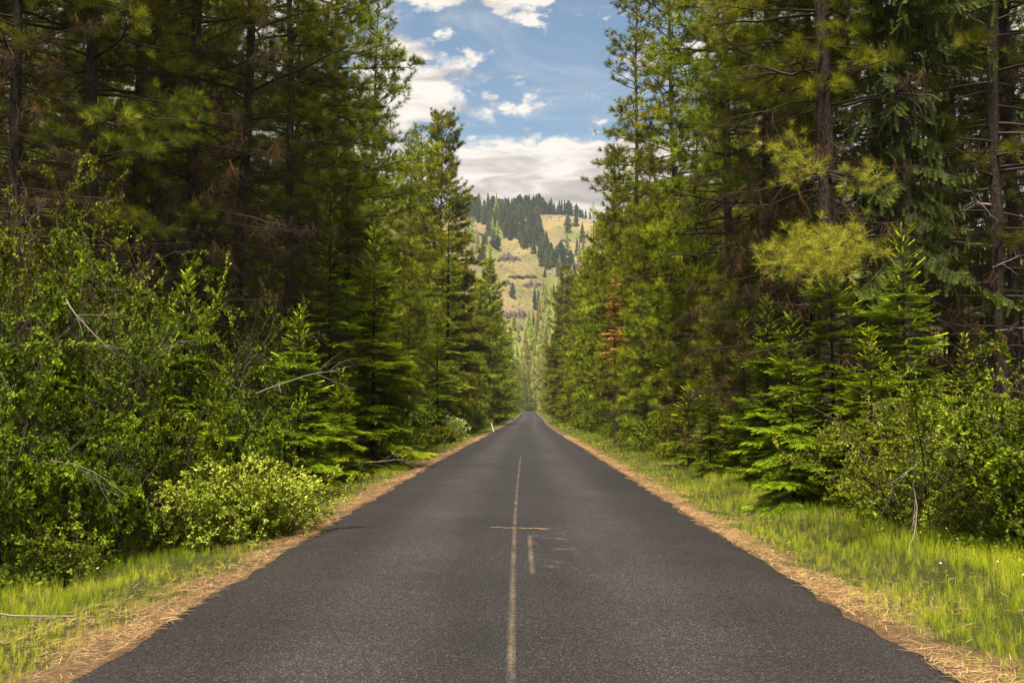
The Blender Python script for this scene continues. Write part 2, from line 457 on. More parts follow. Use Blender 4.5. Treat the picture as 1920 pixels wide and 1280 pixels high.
def strip(name, pts_x, pts_y, width, mat, along_y=True):
    n = len(pts_y); V = []; ac = []
    for u in (-1, 0, 1):
        x = pts_x + (u * width / 2 if along_y else 0); y = pts_y + (0 if along_y else u * width / 2)
        V.append(np.stack([x, y, road_top(x, y) + .004], -1)); ac.append(np.full(n, float(u)))
    V = np.stack(V, 1).reshape(-1, 3); ac = np.stack(ac, 1).ravel()
    F = grid_faces(n, 3)
    if not along_y: F = F[:, ::-1]
    o = link(name, make_mesh(name, V, F, [mat], attrs={'across': ac, 'lane': V[:, 0] - road_x(V[:, 1])}, smooth=True))
    return tag(o, kind='structure')


yy = np.arange(-5, 40, .4)
strip('centre_line', road_x(yy) - .02 + .003 * np.sin(yy * .3), yy, .07, M_PAINT)
yy = np.arange(10.75, 14.15, .2)
strip('painted_dash', np.interp(yy, [10.7, 14.2], [.215, .245]), yy, .07, M_PAINT)
xx = np.arange(-.39, .56, .03)
strip('painted_cross_mark', xx, 14.95 - .22 * (xx + .4) + .035 * np.sin(xx * 23), .09, M_PAINT2, along_y=False)


# ------------------------------------------------------------------ plant kit
def norm(v):
    return v / np.maximum(np.linalg.norm(v, axis=-1, keepdims=True), 1e-9)


def frames(d, up=None, rng=None):
    """rotation matrices whose third column is d; second column near `up` (or random)"""
    wv = norm(np.asarray(d, float))
    upv = rng.normal(size=wv.shape) if up is None else np.broadcast_to(up, wv.shape) + rng.normal(0, .25, wv.shape)
    u = norm(np.cross(upv, wv)); v = np.cross(wv, u)
    return np.stack([u, v, wv], -1)


class Acc:
    def __init__(self):
        self.V = []; self.F = []; self.T = []; self.M = []; self.n = 0

    def raw(self, V, F, tint, mat):
        V = np.asarray(V, np.float32).reshape(-1, 3); F = np.asarray(F).reshape(-1, 3)
        self.V.append(V); self.F.append(F + self.n)
        self.T.append(np.broadcast_to(np.asarray(tint, np.float32), (len(V),)))
        self.M.append(np.full(len(F), mat, np.int32)); self.n += len(V)

    def inst(self, tV, tF, pos, Rm, sc, tint, mat, vt=None):
        pos = np.asarray(pos, float); k = len(pos)
        if k == 0: return
        sc = np.broadcast_to(np.asarray(sc, float), (k,))
        V = np.einsum('kij,nj->kni', Rm, tV) * sc[:, None, None] + pos[:, None]
        F = tF[None] + (np.arange(k) * len(tV))[:, None, None]
        T = np.broadcast_to(np.asarray(tint, float).reshape(-1, 1), (k, len(tV)))
        if vt is not None: T = T + vt[None]
        self.raw(V.reshape(-1, 3), F.reshape(-1, 3), np.clip(T, 0, 1).ravel(), mat)

    def segs(self, P0, P1, r0, r1, tint, mat, sides=3):
        P0 = np.asarray(P0, float).reshape(-1, 3); P1 = np.asarray(P1, float).reshape(-1, 3); k = len(P0)
        if k == 0: return
        r0 = np.broadcast_to(r0, (k,)); r1 = np.broadcast_to(r1, (k,))
        d = norm(P1 - P0); a = np.where(np.abs(d[:, 2:3]) < .9, [[0, 0, 1.]], [[1., 0, 0]])
        u = norm(np.cross(a, d)); v = np.cross(d, u)
        th = np.arange(sides) * 2 * np.pi / sides
        ring = u[:, None] * np.cos(th)[None, :, None] + v[:, None] * np.sin(th)[None, :, None]
        V = np.concatenate([P0[:, None] + ring * r0[:, None, None], P1[:, None] + ring * r1[:, None, None]], 1)
        i = np.arange(sides); j = (i + 1) % sides
        f = np.concatenate([np.stack([i, j, j + sides], -1), np.stack([i, j + sides, i + sides], -1)])
        F = f[None] + (np.arange(k) * 2 * sides)[:, None, None]
        T = np.repeat(np.broadcast_to(tint, (k,)), 2 * sides)
        self.raw(V.reshape(-1, 3), F.reshape(-1, 3), T, mat)

    def poly(self, P, r, tint, mat, sides=3):
        P = np.asarray(P)
        self.segs(P[:-1], P[1:], r[:-1], r[1:], tint, mat, sides)

    def build(self, name, mats, smooth=False):
        return make_mesh(name, np.concatenate(self.V), np.concatenate(self.F), mats, np.concatenate(self.M),
                         {'tint': np.concatenate(self.T)}, smooth)


def tube_mesh(name, P, r, mat, sides=10, flare=0.0, lump=0.08, seed=0):
    rg = np.random.default_rng(seed)
    P = np.asarray(P, float); n = len(P)
    th = np.arange(sides) * 2 * np.pi / sides
    rad = r[:, None] * (1 + lump * rg.normal(size=(n, sides)) * .6)
    V = P[:, None] + np.stack([np.cos(th)[None] * rad, np.sin(th)[None] * rad, np.zeros((n, sides))], -1)
    V = np.concatenate([V.reshape(-1, 3), P[-1:] + [[0, 0, r[-1]]]])
    i = np.arange(sides); j = (i + 1) % sides; F = []
    for k in range(n - 1):
        a = k * sides
        F += [np.stack([a + i, a + j, a + j + sides], -1), np.stack([a + i, a + j + sides, a + i + sides], -1)]
    a = (n - 1) * sides
    F.append(np.stack([a + i, a + j, np.full(sides, n * sides)], -1))
    return make_mesh(name, V, np.concatenate(F), [mat], attrs={'tint': np.full(len(V), .5)}, smooth=True)


def tuft_tpl(n, wid, rng, lo=.25, hi=1.35, back=.45, sag=.0):
    th = rng.uniform(lo, hi, n) ; ph = rng.uniform(0, 2 * np.pi, n); ln = rng.uniform(.75, 1.05, n)
    d = np.stack([np.sin(th) * np.cos(ph), np.sin(th) * np.sin(ph), np.cos(th)], -1)
    o = np.zeros((n, 3)); o[:, 2] = -back * rng.uniform(0, 1, n)
    s = norm(np.cross(d, rng.normal(size=(n, 3)))) * wid / 2
    V = np.stack([o + s, o - s, o + d * ln[:, None]], 1).reshape(-1, 3)
    F = np.arange(3 * n).reshape(-1, 3)
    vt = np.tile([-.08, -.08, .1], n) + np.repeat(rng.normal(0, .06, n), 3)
    return V, F, vt


def comb_tpl(n, ln, wid, rng, ang=50):
    V = []; F = []; vt = []
    for i in range(n):
        t = (i + .5) / n; l = ln * (1.15 - .55 * t)
        for s in (-1, 1):
            a = R(ang + rng.uniform(-10, 10)); d = np.array([s * math.sin(a), rng.uniform(-.05, .28), math.cos(a)])
            o = np.array([0, 0, t + s * .25 / n]); b = np.array([0, 0, wid / 2])
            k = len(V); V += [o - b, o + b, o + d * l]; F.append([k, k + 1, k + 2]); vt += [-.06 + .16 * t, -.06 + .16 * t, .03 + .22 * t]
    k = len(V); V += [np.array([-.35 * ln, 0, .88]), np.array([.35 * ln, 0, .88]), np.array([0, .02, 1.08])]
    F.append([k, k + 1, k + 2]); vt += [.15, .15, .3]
    return np.array(V), np.array(F), np.array(vt)


LEAF_V = np.array([[0, 0, 0], [-.26, .04, .32], [.26, .04, .32], [-.2, .05, .7], [.2, .05, .7], [0, -.03, 1.0]])
LEAF_F = np.array([[0, 2, 1], [1, 2, 4], [1, 4, 3], [3, 4, 5]])
LEAF_SV = np.array([[0, 0, 0], [-.3, .03, .5], [.3, .03, .5], [0, -.03, 1.0]])
LEAF_SF = np.array([[0, 2, 1], [1, 2, 3]])


def bez(p0, d0, L, n, rng, droop=0., wander=.12, up=0.):
    """a wandering polyline"""
    P = [np.array(p0, float)]; d = norm(np.array(d0, float)); st = L / n
    for i in range(n):
        d = norm(d + rng.normal(0, wander, 3) + np.array([0, 0, -droop / n + up / n]))
        P.append(P[-1] + d * st)
    return np.array(P)


def bare_branch(acc, p0, d0, L, r, rng, depth=2, droop=.2, tint=.5, mat=0, wander=.18, nk=None):
    n = max(3, int(L / .22)); n = min(n, 14)
    P = bez(p0, d0, L, n, rng, droop, wander)
    rad = np.linspace(r, r * .3, n + 1)
    acc.poly(P, rad, np.clip(tint + rng.normal(0, .15), 0, 1), mat, 4 if r > .008 else 3)
    if depth > 0:
        for i in range(nk if nk else max(2, int(L * 3))):
            k = rng.integers(max(1, n // 4), n)
            dd = norm(P[k + 1] - P[k]) if k < n else norm(P[k] - P[k - 1])
            bare_branch(acc, P[k], norm(dd + rng.normal(0, .6, 3)), L * rng.uniform(.2, .5), max(r * .5 * (1 - k / n * .5), .002), rng, depth - 1, droop, tint, mat, wander)
    return P


def pine(name, seed, H, Rr, cb, level, dead_lo=2.2, mat=None, bk=None, slender=1.0, dens=1.0, hang=1.0, extra=(), gap=0.0, prof=None, trunk_k=1.0, tw=1.0):
    """ponderosa: mats of the crown are 0 needles, 1 twig, 2 dead needles. level 0 near, 1 mid, 2 far"""
    rg = np.random.default_rng(seed)
    nz = 14
    zt = np.linspace(0, H, nz)
    wand = np.cumsum(rg.normal(0, .05, (nz, 2)), 0); wand[0] = 0
    tp = np.concatenate([wand, zt[:, None]], 1); tp[0, 2] = -.4
    r0 = (.0042 * H + .03) * trunk_k
    tr = r0 * (1 - (zt / H)) ** .8 + .012; tr[0] *= 1.3
    trunk_me = tube_mesh(name + '_trunk', tp, tr, bk or M_BARK, (12, 8, 6)[level], seed=seed)
    cx = lambda z: np.array([np.interp(z, zt, tp[:, 0]), np.interp(z, zt, tp[:, 1]), z])
    n_need, wid, tsz = ((36, .026, .24), (18, .062, .34), (12, .13, .52))[level]
    tpls = [tuft_tpl(n_need, wid, rg) for _ in range(3)]
    dtp = tuft_tpl((12, 8, 5)[level], (.035, .05, .1)[level], rg, .1, .8, .8)
    crown = Acc(); limbs = Acc()
    tp_pos = []; tp_dir = []; tp_t = []; tp_s = []
    dp_pos = []; dp_dir = []; S0 = []; S1 = []; SR = []
    step = (.32, .36, .48)[level] / dens
    z = dead_lo; az = rg.uniform(0, 6.28); br = []
    while z < H - .3:
        for _ in range(rg.integers(2, 5)):
            az += 2.4 + rg.normal(0, .3)
            br.append((z + rg.uniform(-.15, .15), az, None))
        z += step * rg.uniform(.7, 1.3)
    for e in extra: br.append((e[0], e[1], e))
    phase = rg.uniform(0, 6.28, 3)
    for (z, az, e) in br:
        t = (z - cb) / (H - cb)
        live = t > rg.uniform(-.02, .06) or e is not None
        if prof is not None: pr = np.interp(max(t, 0), *prof)
        else: pr = (1 - max(t, 0)) ** .62 * (.72 + .28 * min(max(t, 0) * 5, 1))
        lumpy = .82 + .22 * math.sin(z * 1.1 + phase[0] + 2 * math.sin(az + phase[1])) + .12 * math.sin(3 * az + z * .5 + phase[2])
        L = Rr * pr * lumpy * rg.uniform(.72, 1.08) * slender
        if e is not None: L = e[2]
        if live and e is None and gap and rg.uniform() < gap: continue
        if not live:
            L = Rr * rg.uniform(.35, .95) * .9
        L = max(L, .25)
        pitch = np.interp(t, [-.3, 0, .5, 1], [-.12, .0, .25, .75]) + rg.normal(0, .12)
        if e is not None: pitch = e[3]
        n = max(4, min(9, int(L / .4)))
        s = np.linspace(0, 1, n + 1)
        bend = rg.normal(0, .25)
        a = az + bend * s ** 1.5
        zz = L * (math.tan(pitch) * s - .30 * s ** 2 * (1 if t < .6 else .3) + .22 * s ** 3)
        b0 = cx(z)
        P = b0 + np.stack([np.cos(a) * L * s, np.sin(a) * L * s, zz], -1) + rg.normal(0, .03, (n + 1, 3)) * s[:, None] * L * .5
        br0 = min(.014 + .011 * L, tr[0] * .5) * (1.0 if live else .7)
        limbs.poly(P, np.linspace(br0, .006, n + 1), rg.uniform(.1, .7), 0, 4 if level < 2 else 3)
        dirs = np.gradient(P, axis=0)
        ntw = int(max(3, tw * L * (6.5, 5.6, 4.2)[level] * (1 if live else .9)))
        ss = rg.uniform(.22 if live else .15, 1, ntw) ** .8
        ss[0] = 1.0
        for q, sv_ in enumerate(ss):
            x = sv_ * n; k = min(int(x), n - 1); p = P[k] + (P[k + 1] - P[k]) * (x - k)
            dd = norm(dirs[k])
            side = norm(np.cross(dd, [0, 0, 1.])) * (1 if q % 2 else -1)
            ang = rg.uniform(.5, 1.1)
            tl = (.25 + .34 * L * (1 - sv_)) * rg.uniform(.6, 1.2)
            td = norm(dd * math.cos(ang) + side * math.sin(ang) + np.array([0, 0, rg.uniform(-.1, .35)])) if sv_ < 1 else dd
            if not live:
                tl *= 1.0
                td = norm(td + np.array([0, 0, rg.uniform(-.9, .1)]))
                m = p + td * tl * .5
                en = m + norm(td + rg.normal(0, .35, 3) + np.array([0, 0, -.3])) * tl * .5
                S0 += [p, m]; S1 += [m, en]; SR += [.006, .004]
                if level < 2:
                    for _ in range(int(1 + 2 * hang)):
                        u = rg.uniform(.1, 1); pp = p + (m - p) * u * 2 if u < .5 else m + (en - m) * (u - .5) * 2
                        e3 = pp + norm(rg.normal(0, .5, 3) + np.array([0, 0, -.55])) * rg.uniform(.12, .38)
                        S0.append(pp); S1.append(e3); SR.append(.0035)
                if rg.uniform() < .45 * hang:
                    dp_pos.append(m); dp_dir.append([rg.normal(0, .25), rg.normal(0, .25), -1.])
                continue
            en = p + td * tl
            en[2] += .12 * tl
            S0.append(p); S1.append(en); SR.append(.006 if level < 2 else .01)
            br_t = rg.normal(0, .10)
            tp_pos.append(en); tp_dir.append(td + [0, 0, .35]); tp_t.append(br_t); tp_s.append(rg.uniform(.8, 1.2))
            if level < 2:
                nk = (2 if tl > .45 else 1) + (1 if level == 0 and tl > .3 else 0)
                for _ in range(nk):
                    u = rg.uniform(.25, .9)
                    pp = p + (en - p) * u; d3 = norm(td + rg.normal(0, .55, 3) + np.array([0, 0, .3])); l3 = rg.uniform(.1, .3)
                    S0.append(pp); S1.append(pp + d3 * l3); SR.append(.004)
                    tp_pos.append(pp + d3 * l3); tp_dir.append(d3 + [0, 0, .3]); tp_t.append(br_t + rg.normal(0, .05)); tp_s.append(rg.uniform(.7, 1.1))
            if sv_ < .55 and rg.uniform() < .35 * hang * (1.2 - max(t, 0)):
                dp_pos.append(p - [0, 0, .05]); dp_dir.append([rg.normal(0, .3), rg.normal(0, .3), -1.])
    if tp_pos:
        P = np.array(tp_pos); D = np.array(tp_dir); T = np.array(tp_t); S = np.array(tp_s)
        clump = .12 * np.sin(P[:, 2] * 2.1 + phase[0]) * np.cos(P[:, 0] * 1.7 + phase[1])
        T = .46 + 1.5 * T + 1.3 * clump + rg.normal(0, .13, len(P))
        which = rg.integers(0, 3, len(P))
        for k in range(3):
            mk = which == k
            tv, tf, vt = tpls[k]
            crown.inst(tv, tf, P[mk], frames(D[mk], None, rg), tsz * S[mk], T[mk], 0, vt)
    if dp_pos:
        tv, tf, vt = dtp
        dp = np.array(dp_pos)
        crown.inst(tv, tf, dp, frames(np.array(dp_dir), None, rg), rg.uniform(.14, .34, len(dp)) * (1, 1.1, 1.6)[level], rg.uniform(.1, .9, len(dp)), 2, vt)
    S0 = np.array(S0); S1 = np.array(S1); SR = np.array(SR)
    limbs.segs(S0, S1, SR * (1, 1.25, 1.6)[level], SR * .5, rg.uniform(0, .6, len(S0)), 0, 3)
    return {'trunk': trunk_me, 'limbs': limbs.build(name + '_limbs', [M_TWIG]),
            'crown': crown.build(name + '_crown', [mat or M_PINE, M_TWIG, M_DEAD])}


def fir(name, seed, H, Rr, level, mat=None, base=.15, droop=.25, tipb=.30, power=.85, dens=1.0, hang=0.0, dead_below=0.0, trunk_k=1.0, bk=None):
    rg = np.random.default_rng(seed)
    zt = np.linspace(0, H, 8)
    tp = np.stack([np.cumsum(rg.normal(0, .012 * H / 8, 8)), np.cumsum(rg.normal(0, .012 * H / 8, 8)), zt], -1); tp[0] = (0, 0, -.3)
    tr = ((.008 * H + .015) * (1 - zt / H) + .006) * trunk_k
    trunk_me = tube_mesh(name + '_trunk', tp, tr, bk or M_BARKD, (10, 8, 5)[level], seed=seed)
    tv, tf, vt = comb_tpl((8, 6, 4)[level], (.20, .27, .36)[level], (.10, .15, .24)[level], rg)
    crown = Acc(); limbs = Acc(); CP = []; CD = []; CS = []; CT = []
    step = (.15, .19, .34)[level] * (H / 8) ** .5 / dens
    z = base; az = 0; ph = rg.uniform(0, 6.28, 3)
    S0 = []; S1 = []; SR = []
    while z < H - .1:
        t = (z - base) / (H - base)
        for _ in range(rg.integers(2, 4)):
            az += 2.4 + rg.normal(0, .25)
            L = Rr * ((1 - t) ** power * (.8 + .2 * min(1, t * 6)) + .03) * rg.uniform(.5, 1.12) * (.9 + .2 * math.sin(z * 2.4 / (H / 8) + ph[0] + math.sin(az + ph[1])))
            z0 = z + rg.uniform(-.06, .06)
            pitch = np.interp(t, [0, .5, 1], [-.16, .04, .55]) + rg.normal(0, .12)
            n = 6; s = np.linspace(0, 1, n + 1)
            if z0 < dead_below: 
                P = np.array([np.interp(z0, zt, tp[:, 0]), np.interp(z0, zt, tp[:, 1]), z0]) + np.stack([np.cos(az) * L * s, np.sin(az) * L * s, L * (-.2 * s - droop * s ** 2)], -1)
                limbs.poly(P, np.linspace(.012, .003, n + 1), .3, 0, 3)
                for _k in range(8):
                    k = rg.integers(1, n + 1); e = P[k] + norm(rg.normal(0, .6, 3) + [0, 0, -.4]) * rg.uniform(.1, .5)
                    S0.append(P[k]); S1.append(e); SR.append(.004)
                continue
            zz = L * (math.tan(pitch) * s - droop * s ** 2 * (1 - .7 * t) + .5 * droop * s ** 4)
            P = np.array([np.interp(z0, zt, tp[:, 0]), np.interp(z0, zt, tp[:, 1]), z0]) + np.stack([np.cos(az) * L * s, np.sin(az) * L * s, zz], -1)
            limbs.poly(P, np.linspace(min(.006 + .007 * L, .03), .003, n + 1), rg.uniform(.1, .6), 0, 3)
            bt = rg.normal(0, .07)
            nt = max(3, int(L * (10.0, 8.5, 5.0)[level]))
            for q in range(nt):
                sv_ = .12 + .88 * (q + rg.uniform(0, 1)) / nt
                x = min(sv_, .999) * n; k = int(x); p = P[k] + (P[k + 1] - P[k]) * (x - k)
                dd = norm(P[k + 1] - P[k]); side = norm(np.cross(dd, [0, 0, 1.]))
                tl = min(.62 * L * (1.12 - sv_), .75) * rg.uniform(.7, 1.15) + .05
                for sg in (-1, 1):
                    a = rg.uniform(.7, 1.05)
                    td = norm(dd * math.cos(a) + side * sg * math.sin(a) + np.array([0, 0, -.10 - hang * .8 + rg.normal(0, .1)]))
                    tip = np.clip((sv_ - .55) * 1.4, 0, 1) * tipb
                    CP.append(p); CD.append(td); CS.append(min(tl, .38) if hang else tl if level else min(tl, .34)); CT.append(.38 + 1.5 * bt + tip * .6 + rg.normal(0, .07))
                    if level == 0 and tl > .22:
                        S0.append(p); S1.append(p + td * tl); SR.append(.003)
                        for u in np.arange(.25, 1.01, .2 if tl > .4 else .3):
                            pp = p + td * tl * u; s2 = norm(np.cross(td, [0, 0, 1.]))
                            for s3 in (-1, 1):
                                d3 = norm(td * .75 + s2 * s3 * .6 + [0, 0, -.12 - hang * .9])
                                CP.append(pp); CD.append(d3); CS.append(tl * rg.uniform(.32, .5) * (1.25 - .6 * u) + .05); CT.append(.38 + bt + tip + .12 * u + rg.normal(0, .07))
            CP.append(P[-2]); CD.append(P[-1] - P[-2]); CS.append(.22 + .1 * L); CT.append(.5 + bt + tipb)
            if hang and level < 2:
                for _k in range(int(L * 26 * hang)):
                    k = rg.integers(1, n + 1); CP.append(P[k - 1] + (P[k] - P[k - 1]) * rg.uniform() + rg.normal(0, .16, 3)); CD.append([rg.normal(0, .2), rg.normal(0, .2), -1]); CS.append(rg.uniform(.12, .42)); CT.append(.3 + rg.normal(0, .1))
        z += step * rg.uniform(.75, 1.25) * (1 - .35 * t)
    CP.append(tp[-1] - [0, 0, .3]); CD.append([0, 0, 1]); CS.append(.38); CT.append(.5)
    CP = np.array(CP); CD = np.array(CD, float)
    crown.inst(tv, tf, CP, frames(CD, np.array([0, 0, 1.]), rg), np.array(CS), np.array(CT), 0, vt)
    if S0: limbs.segs(np.array(S0), np.array(S1), np.array(SR), np.array(SR) * .5, rg.uniform(0, .6, len(S0)), 0, 3)
    return {'trunk': trunk_me, 'limbs': limbs.build(name + '_limbs', [M_TWIG]), 'crown': crown.build(name + '_crown', [mat or M_FIR])}


def shrub(name, seed, rx, ry_, H, n_stems, leaf, n_leaf, mat, level=0, bare=0, spread=1.0, low=.0, clump=9, flowers=0, stem_mat=None, tintb=.45, sub=9, holes=0.0):
    """multi-stemmed bush: arching stems, side twigs, leaves in sprays along the twigs"""
    rg = np.random.default_rng(seed)
    st = Acc(); lf = Acc(); TW = []
    for i in range(n_stems):
        a = rg.uniform(0, 6.28); rr_ = math.sqrt(rg.uniform(0, 1))
        hh = H * rg.uniform(.45, 1.0) * (1 - .35 * rr_)
        end = np.array([math.cos(a) * rx * rr_ * spread, math.sin(a) * ry_ * rr_ * spread, hh])
        b = np.array([end[0] * .22 + rg.normal(0, .08), end[1] * .22 + rg.normal(0, .08), -.1])
        n = 8; s = np.linspace(0, 1, n + 1)[:, None]
        mid = b * .45 + end * .55 + np.array([-end[0] * .22, -end[1] * .22, hh * .15])
        P = b * (1 - s) ** 2 + mid * 2 * s * (1 - s) + end * s ** 2 + rg.normal(0, .035, (n + 1, 3)) * s * H * .5
        r0 = .006 + .0055 * hh
        st.poly(P, np.linspace(r0, .003, n + 1), rg.uniform(.1, .9), 0, 4)
        for q in range(int(sub * (.6 + .2 * hh))):
            sv_ = rg.uniform(low + .08, 1) ** .8; x = min(sv_, .999) * n; k = int(x); p = P[k] + (P[k + 1] - P[k]) * (x - k)
            d = norm((P[k + 1] - P[k]) * .4 / np.linalg.norm(P[k + 1] - P[k]) + rg.normal(0, .6, 3) + norm(end * [1, 1, .15]) * .25)
            L = rg.uniform(.25, .75) * (.35 + .22 * H)
            T = bez(p, d, L, 5, rg, .25, .16)
            st.poly(T, np.linspace(.005, .002, 6), rg.uniform(.1, .9), 0, 3)
            TW.append(T)
            for _ in range(2):
                k2 = rg.integers(1, 5); T2 = bez(T[k2], norm(T[k2 + 1] - T[k2] + rg.normal(0, .5, 3) * .3), L * .5, 4, rg, .2, .2)
                T2 = np.concatenate([T2, T2[-1:]]); TW.append(T2)
                st.poly(T2[:-1], np.linspace(.003, .0015, 5), rg.uniform(.1, .9), 0, 3)
    TW = np.array(TW)
    q = TW[:, 3]; nz3 = np.sin(q[:, 0] * 3.1 + seed) * np.sin(q[:, 1] * 2.7 + 1 + seed) + np.sin(q[:, 2] * 3.4 + 2 * q[:, 0] + seed * .7) * .7
    if holes: TW = TW[nz3 > holes]; nz3 = nz3[nz3 > holes]
    ntw = len(TW); per = max(2, int(n_leaf / ntw))
    twt = rg.normal(0, .15, ntw) + .10 * nz3
    zmid = TW[:, 3, 2] / H
    idx = np.repeat(np.arange(ntw), per)
    u = rg.uniform(.15, 4.99, len(idx)); k = u.astype(int); f = (u - k)[:, None]
    A = TW[idx, k]; B = TW[idx, k + 1]
    pos = A + (B - A) * f + rg.normal(0, .012, (len(idx), 3))
    tdir = norm(B - A + 1e-6)
    out = norm(pos * [1, 1, .3] - [0, 0, H * .1])
    d = norm(tdir * .5 + rg.normal(0, .55, tdir.shape) + out * .35 + [0, 0, .1])
    up = norm(rg.normal(0, .42, d.shape) + [0, 0, 1.] + out * .35)
    wv = d; uu = norm(np.cross(up, wv)); Rm = np.stack([uu, np.cross(wv, uu), wv], -1)
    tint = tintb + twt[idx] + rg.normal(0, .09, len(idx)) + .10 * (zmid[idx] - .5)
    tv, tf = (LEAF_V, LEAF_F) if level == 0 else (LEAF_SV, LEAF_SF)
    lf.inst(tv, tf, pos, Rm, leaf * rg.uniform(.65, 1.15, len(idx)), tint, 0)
    parts = {'stems': st.build(name + '_stems', [stem_mat or M_TWIG]), 'leaves': lf.build(name + '_leaves', [mat])}
    if bare:
        parts['dead_branch'] = []
        for _ in range(bare):
            ba = Acc()
            a = rg.uniform(0, 6.28); p = np.array([math.cos(a) * rx * .3, math.sin(a) * ry_ * .3, H * rg.uniform(.15, .7)])
            bare_branch(ba, p, [math.cos(a), math.sin(a), rg.uniform(-.1, .6)], rx * rg.uniform(.6, .95), .007, rg, 2, .3, .5, 0)
            parts['dead_branch'].append(ba.build(name + '_dead', [M_TWIGG]))
    if flowers:
        fl = Acc(); tvf, tff, vtf = tuft_tpl(10, .5, rg, .3, 1.5, .3)
        sel = rg.choice(len(pos), flowers); sel = sel[np.argsort(-pos[sel, 2])][:flowers]
        fl.inst(tvf, tff, pos[sel] + out[sel] * .08, frames(out[sel] + [0, 0, .4], None, rg), rg.uniform(.04, .09, len(sel)), rg.uniform(0, 1, len(sel)), 0, vtf)
        parts['flowers'] = fl.build(name + '_flowers', [M_WHITE])
    return parts


def place(name, parts, x, y, h=1.0, rz=0.0, label=None, cat=None, group=None, tilt=(0, 0), sink=0.05, z=None, sxy=1.0):
    """a thing: an Empty at its foot with one child per part; the mesh data are shared between repeats"""
    o = bpy.data.objects.new(name, None); COL.objects.link(o)
    o.empty_display_size = .3
    o.location = (x, y, (float(ground_z(x, y)) if z is None else z) - sink)
    o.rotation_euler = (tilt[0], tilt[1], rz)
    o.scale = (h * sxy, h * sxy, h)
    tag(o, label, cat, group)
    for k, mes in parts.items():
        for me in (mes if isinstance(mes, list) else [mes]):
            c = bpy.data.objects.new(k, me); COL.objects.link(c); c.parent = o
    return o


def at(px, d):
    """x of a photograph column at distance d"""
    return (px - 960.0) * d / FPX


# ------------------------------------------------------------------ kinds
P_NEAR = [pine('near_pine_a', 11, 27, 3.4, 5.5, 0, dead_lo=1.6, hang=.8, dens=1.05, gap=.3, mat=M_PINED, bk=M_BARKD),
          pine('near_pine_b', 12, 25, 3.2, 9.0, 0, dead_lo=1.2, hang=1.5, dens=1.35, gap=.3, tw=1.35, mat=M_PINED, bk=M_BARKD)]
# the big pine on the right with live low limbs reaching towards the road (angles in its own frame)
P_BIG = pine('big_pine', 21, 27, 3.2, 8.6, 0, dead_lo=2.0, hang=1.1, dens=.95, mat=M_PINE, trunk_k=1.45)
P_BRIGHT = None
P_MID = [pine('mid_pine_a', 31, 26, 4.2, 2.6, 1, dead_lo=1.0), pine('mid_pine_b', 32, 26, 3.9, 4.5, 1, dead_lo=1.2, hang=.6),
         pine('mid_pine_c', 33, 26, 4.3, 1.8, 1, dead_lo=.8)]
P_LOW = [pine('low_pine_a', 41, 11, 2.7, .8, 1, dead_lo=.4, mat=M_PINEM), pine('low_pine_b', 42, 9, 2.3, 1.6, 1, dead_lo=.3, hang=2.2)]
P_TALL = pine('tall_pine', 51, 31, 4.6, 6.0, 1, dead_lo=2.5, gap=.12, dens=1.0)
P_SLIM = pine('slim_pine', 52, 33, 3.9, 3.0, 1, dead_lo=1.5, gap=.08, dens=1.0)
P_SPIRE = pine('spire_pine', 53, 29, 5.0, 3.0, 1, dead_lo=1, gap=.0, dens=1.7, tw=1.9, prof=([0, .2, .6, 1], [1, .95, .62, .2]))
P_FAR = [pine('far_pine_a', 61, 25, 4.6, 1.6, 2, dead_lo=.8, dens=1.3, tw=1.4), pine('far_pine_b', 62, 25, 5.0, 2.0, 2, dead_lo=1, dens=1.6, tw=1.5, prof=([0, .3, .7, 1], [1, .88, .52, .12])),
         pine('far_pine_c', 63, 25, 5.2, 1.0, 2, dead_lo=.5, dens=1.5, tw=1.5, prof=([0, .3, .7, 1], [1, .85, .5, .1]))]
F_NEAR = [fir('near_fir_a', 71, 8, 2.2, 0, droop=.35, tipb=.42), fir('near_fir_b', 72, 6.5, 1.9, 0, droop=.28, tipb=.42, dens=.9)]
F_MID = [fir('mid_fir_a', 81, 9, 2.0, 1, droop=.3, tipb=.35), fir('mid_fir_b', 82, 14, 2.5, 1, droop=.3, tipb=.3)]
F_FAR = [fir('far_fir_a', 91, 16, 3.0, 2, tipb=.3), fir('far_fir_b', 92, 16, 2.3, 2, tipb=.25)]
F_SMALL = [fir('young_fir_a', 95, 2.6, .95, 0, droop=.2, tipb=.45, dens=.8), fir('young_fir_b', 96, 1.8, .8, 0, droop=.15, tipb=.5, dens=.8)]
F_MOSS = fir('mossy_spruce', 98, 24, 2.6, 1, mat=M_MOSS, droop=.75, hang=.9, base=2.0, dead_below=5.0, power=.5, tipb=.15, dens=.85, trunk_k=1.2)
F_LARCH = fir('larch', 99, 20, 2.4, 1, mat=M_LEAFL, droop=.1, tipb=.3, power=.9, dens=1.0, trunk_k=1.0)
F_DYING = fir('dying_fir', 102, 13, 1.7, 1, mat=M_ORANGE, droop=.1, dens=1.1, base=5.6, dead_below=6.4)
S_TALL = [shrub('alder_a', 111, 2.1, 1.9, 4.6, 40, .074, 30000, M_LEAF, 0, bare=5, holes=-.25), shrub('alder_b', 112, 1.9, 1.9, 3.6, 36, .078, 25000, M_LEAF, 0, bare=3, tintb=.52, holes=-.15),
          shrub('alder_c', 113, 1.7, 1.6, 5.2, 30, .060, 24000, M_LEAFY, 0, bare=6, holes=-.2)]
S_HAZEL = shrub('thin_bush', 121, 2.3, 2.0, 3.0, 34, .050, 20000, M_LEAFY, 0, bare=3, tintb=.58)
S_ROUND = shrub('leafy_bush', 122, 1.15, .85, 1.0, 60, .040, 30000, M_LEAFL, 0, spread=.95, tintb=.55, sub=12)
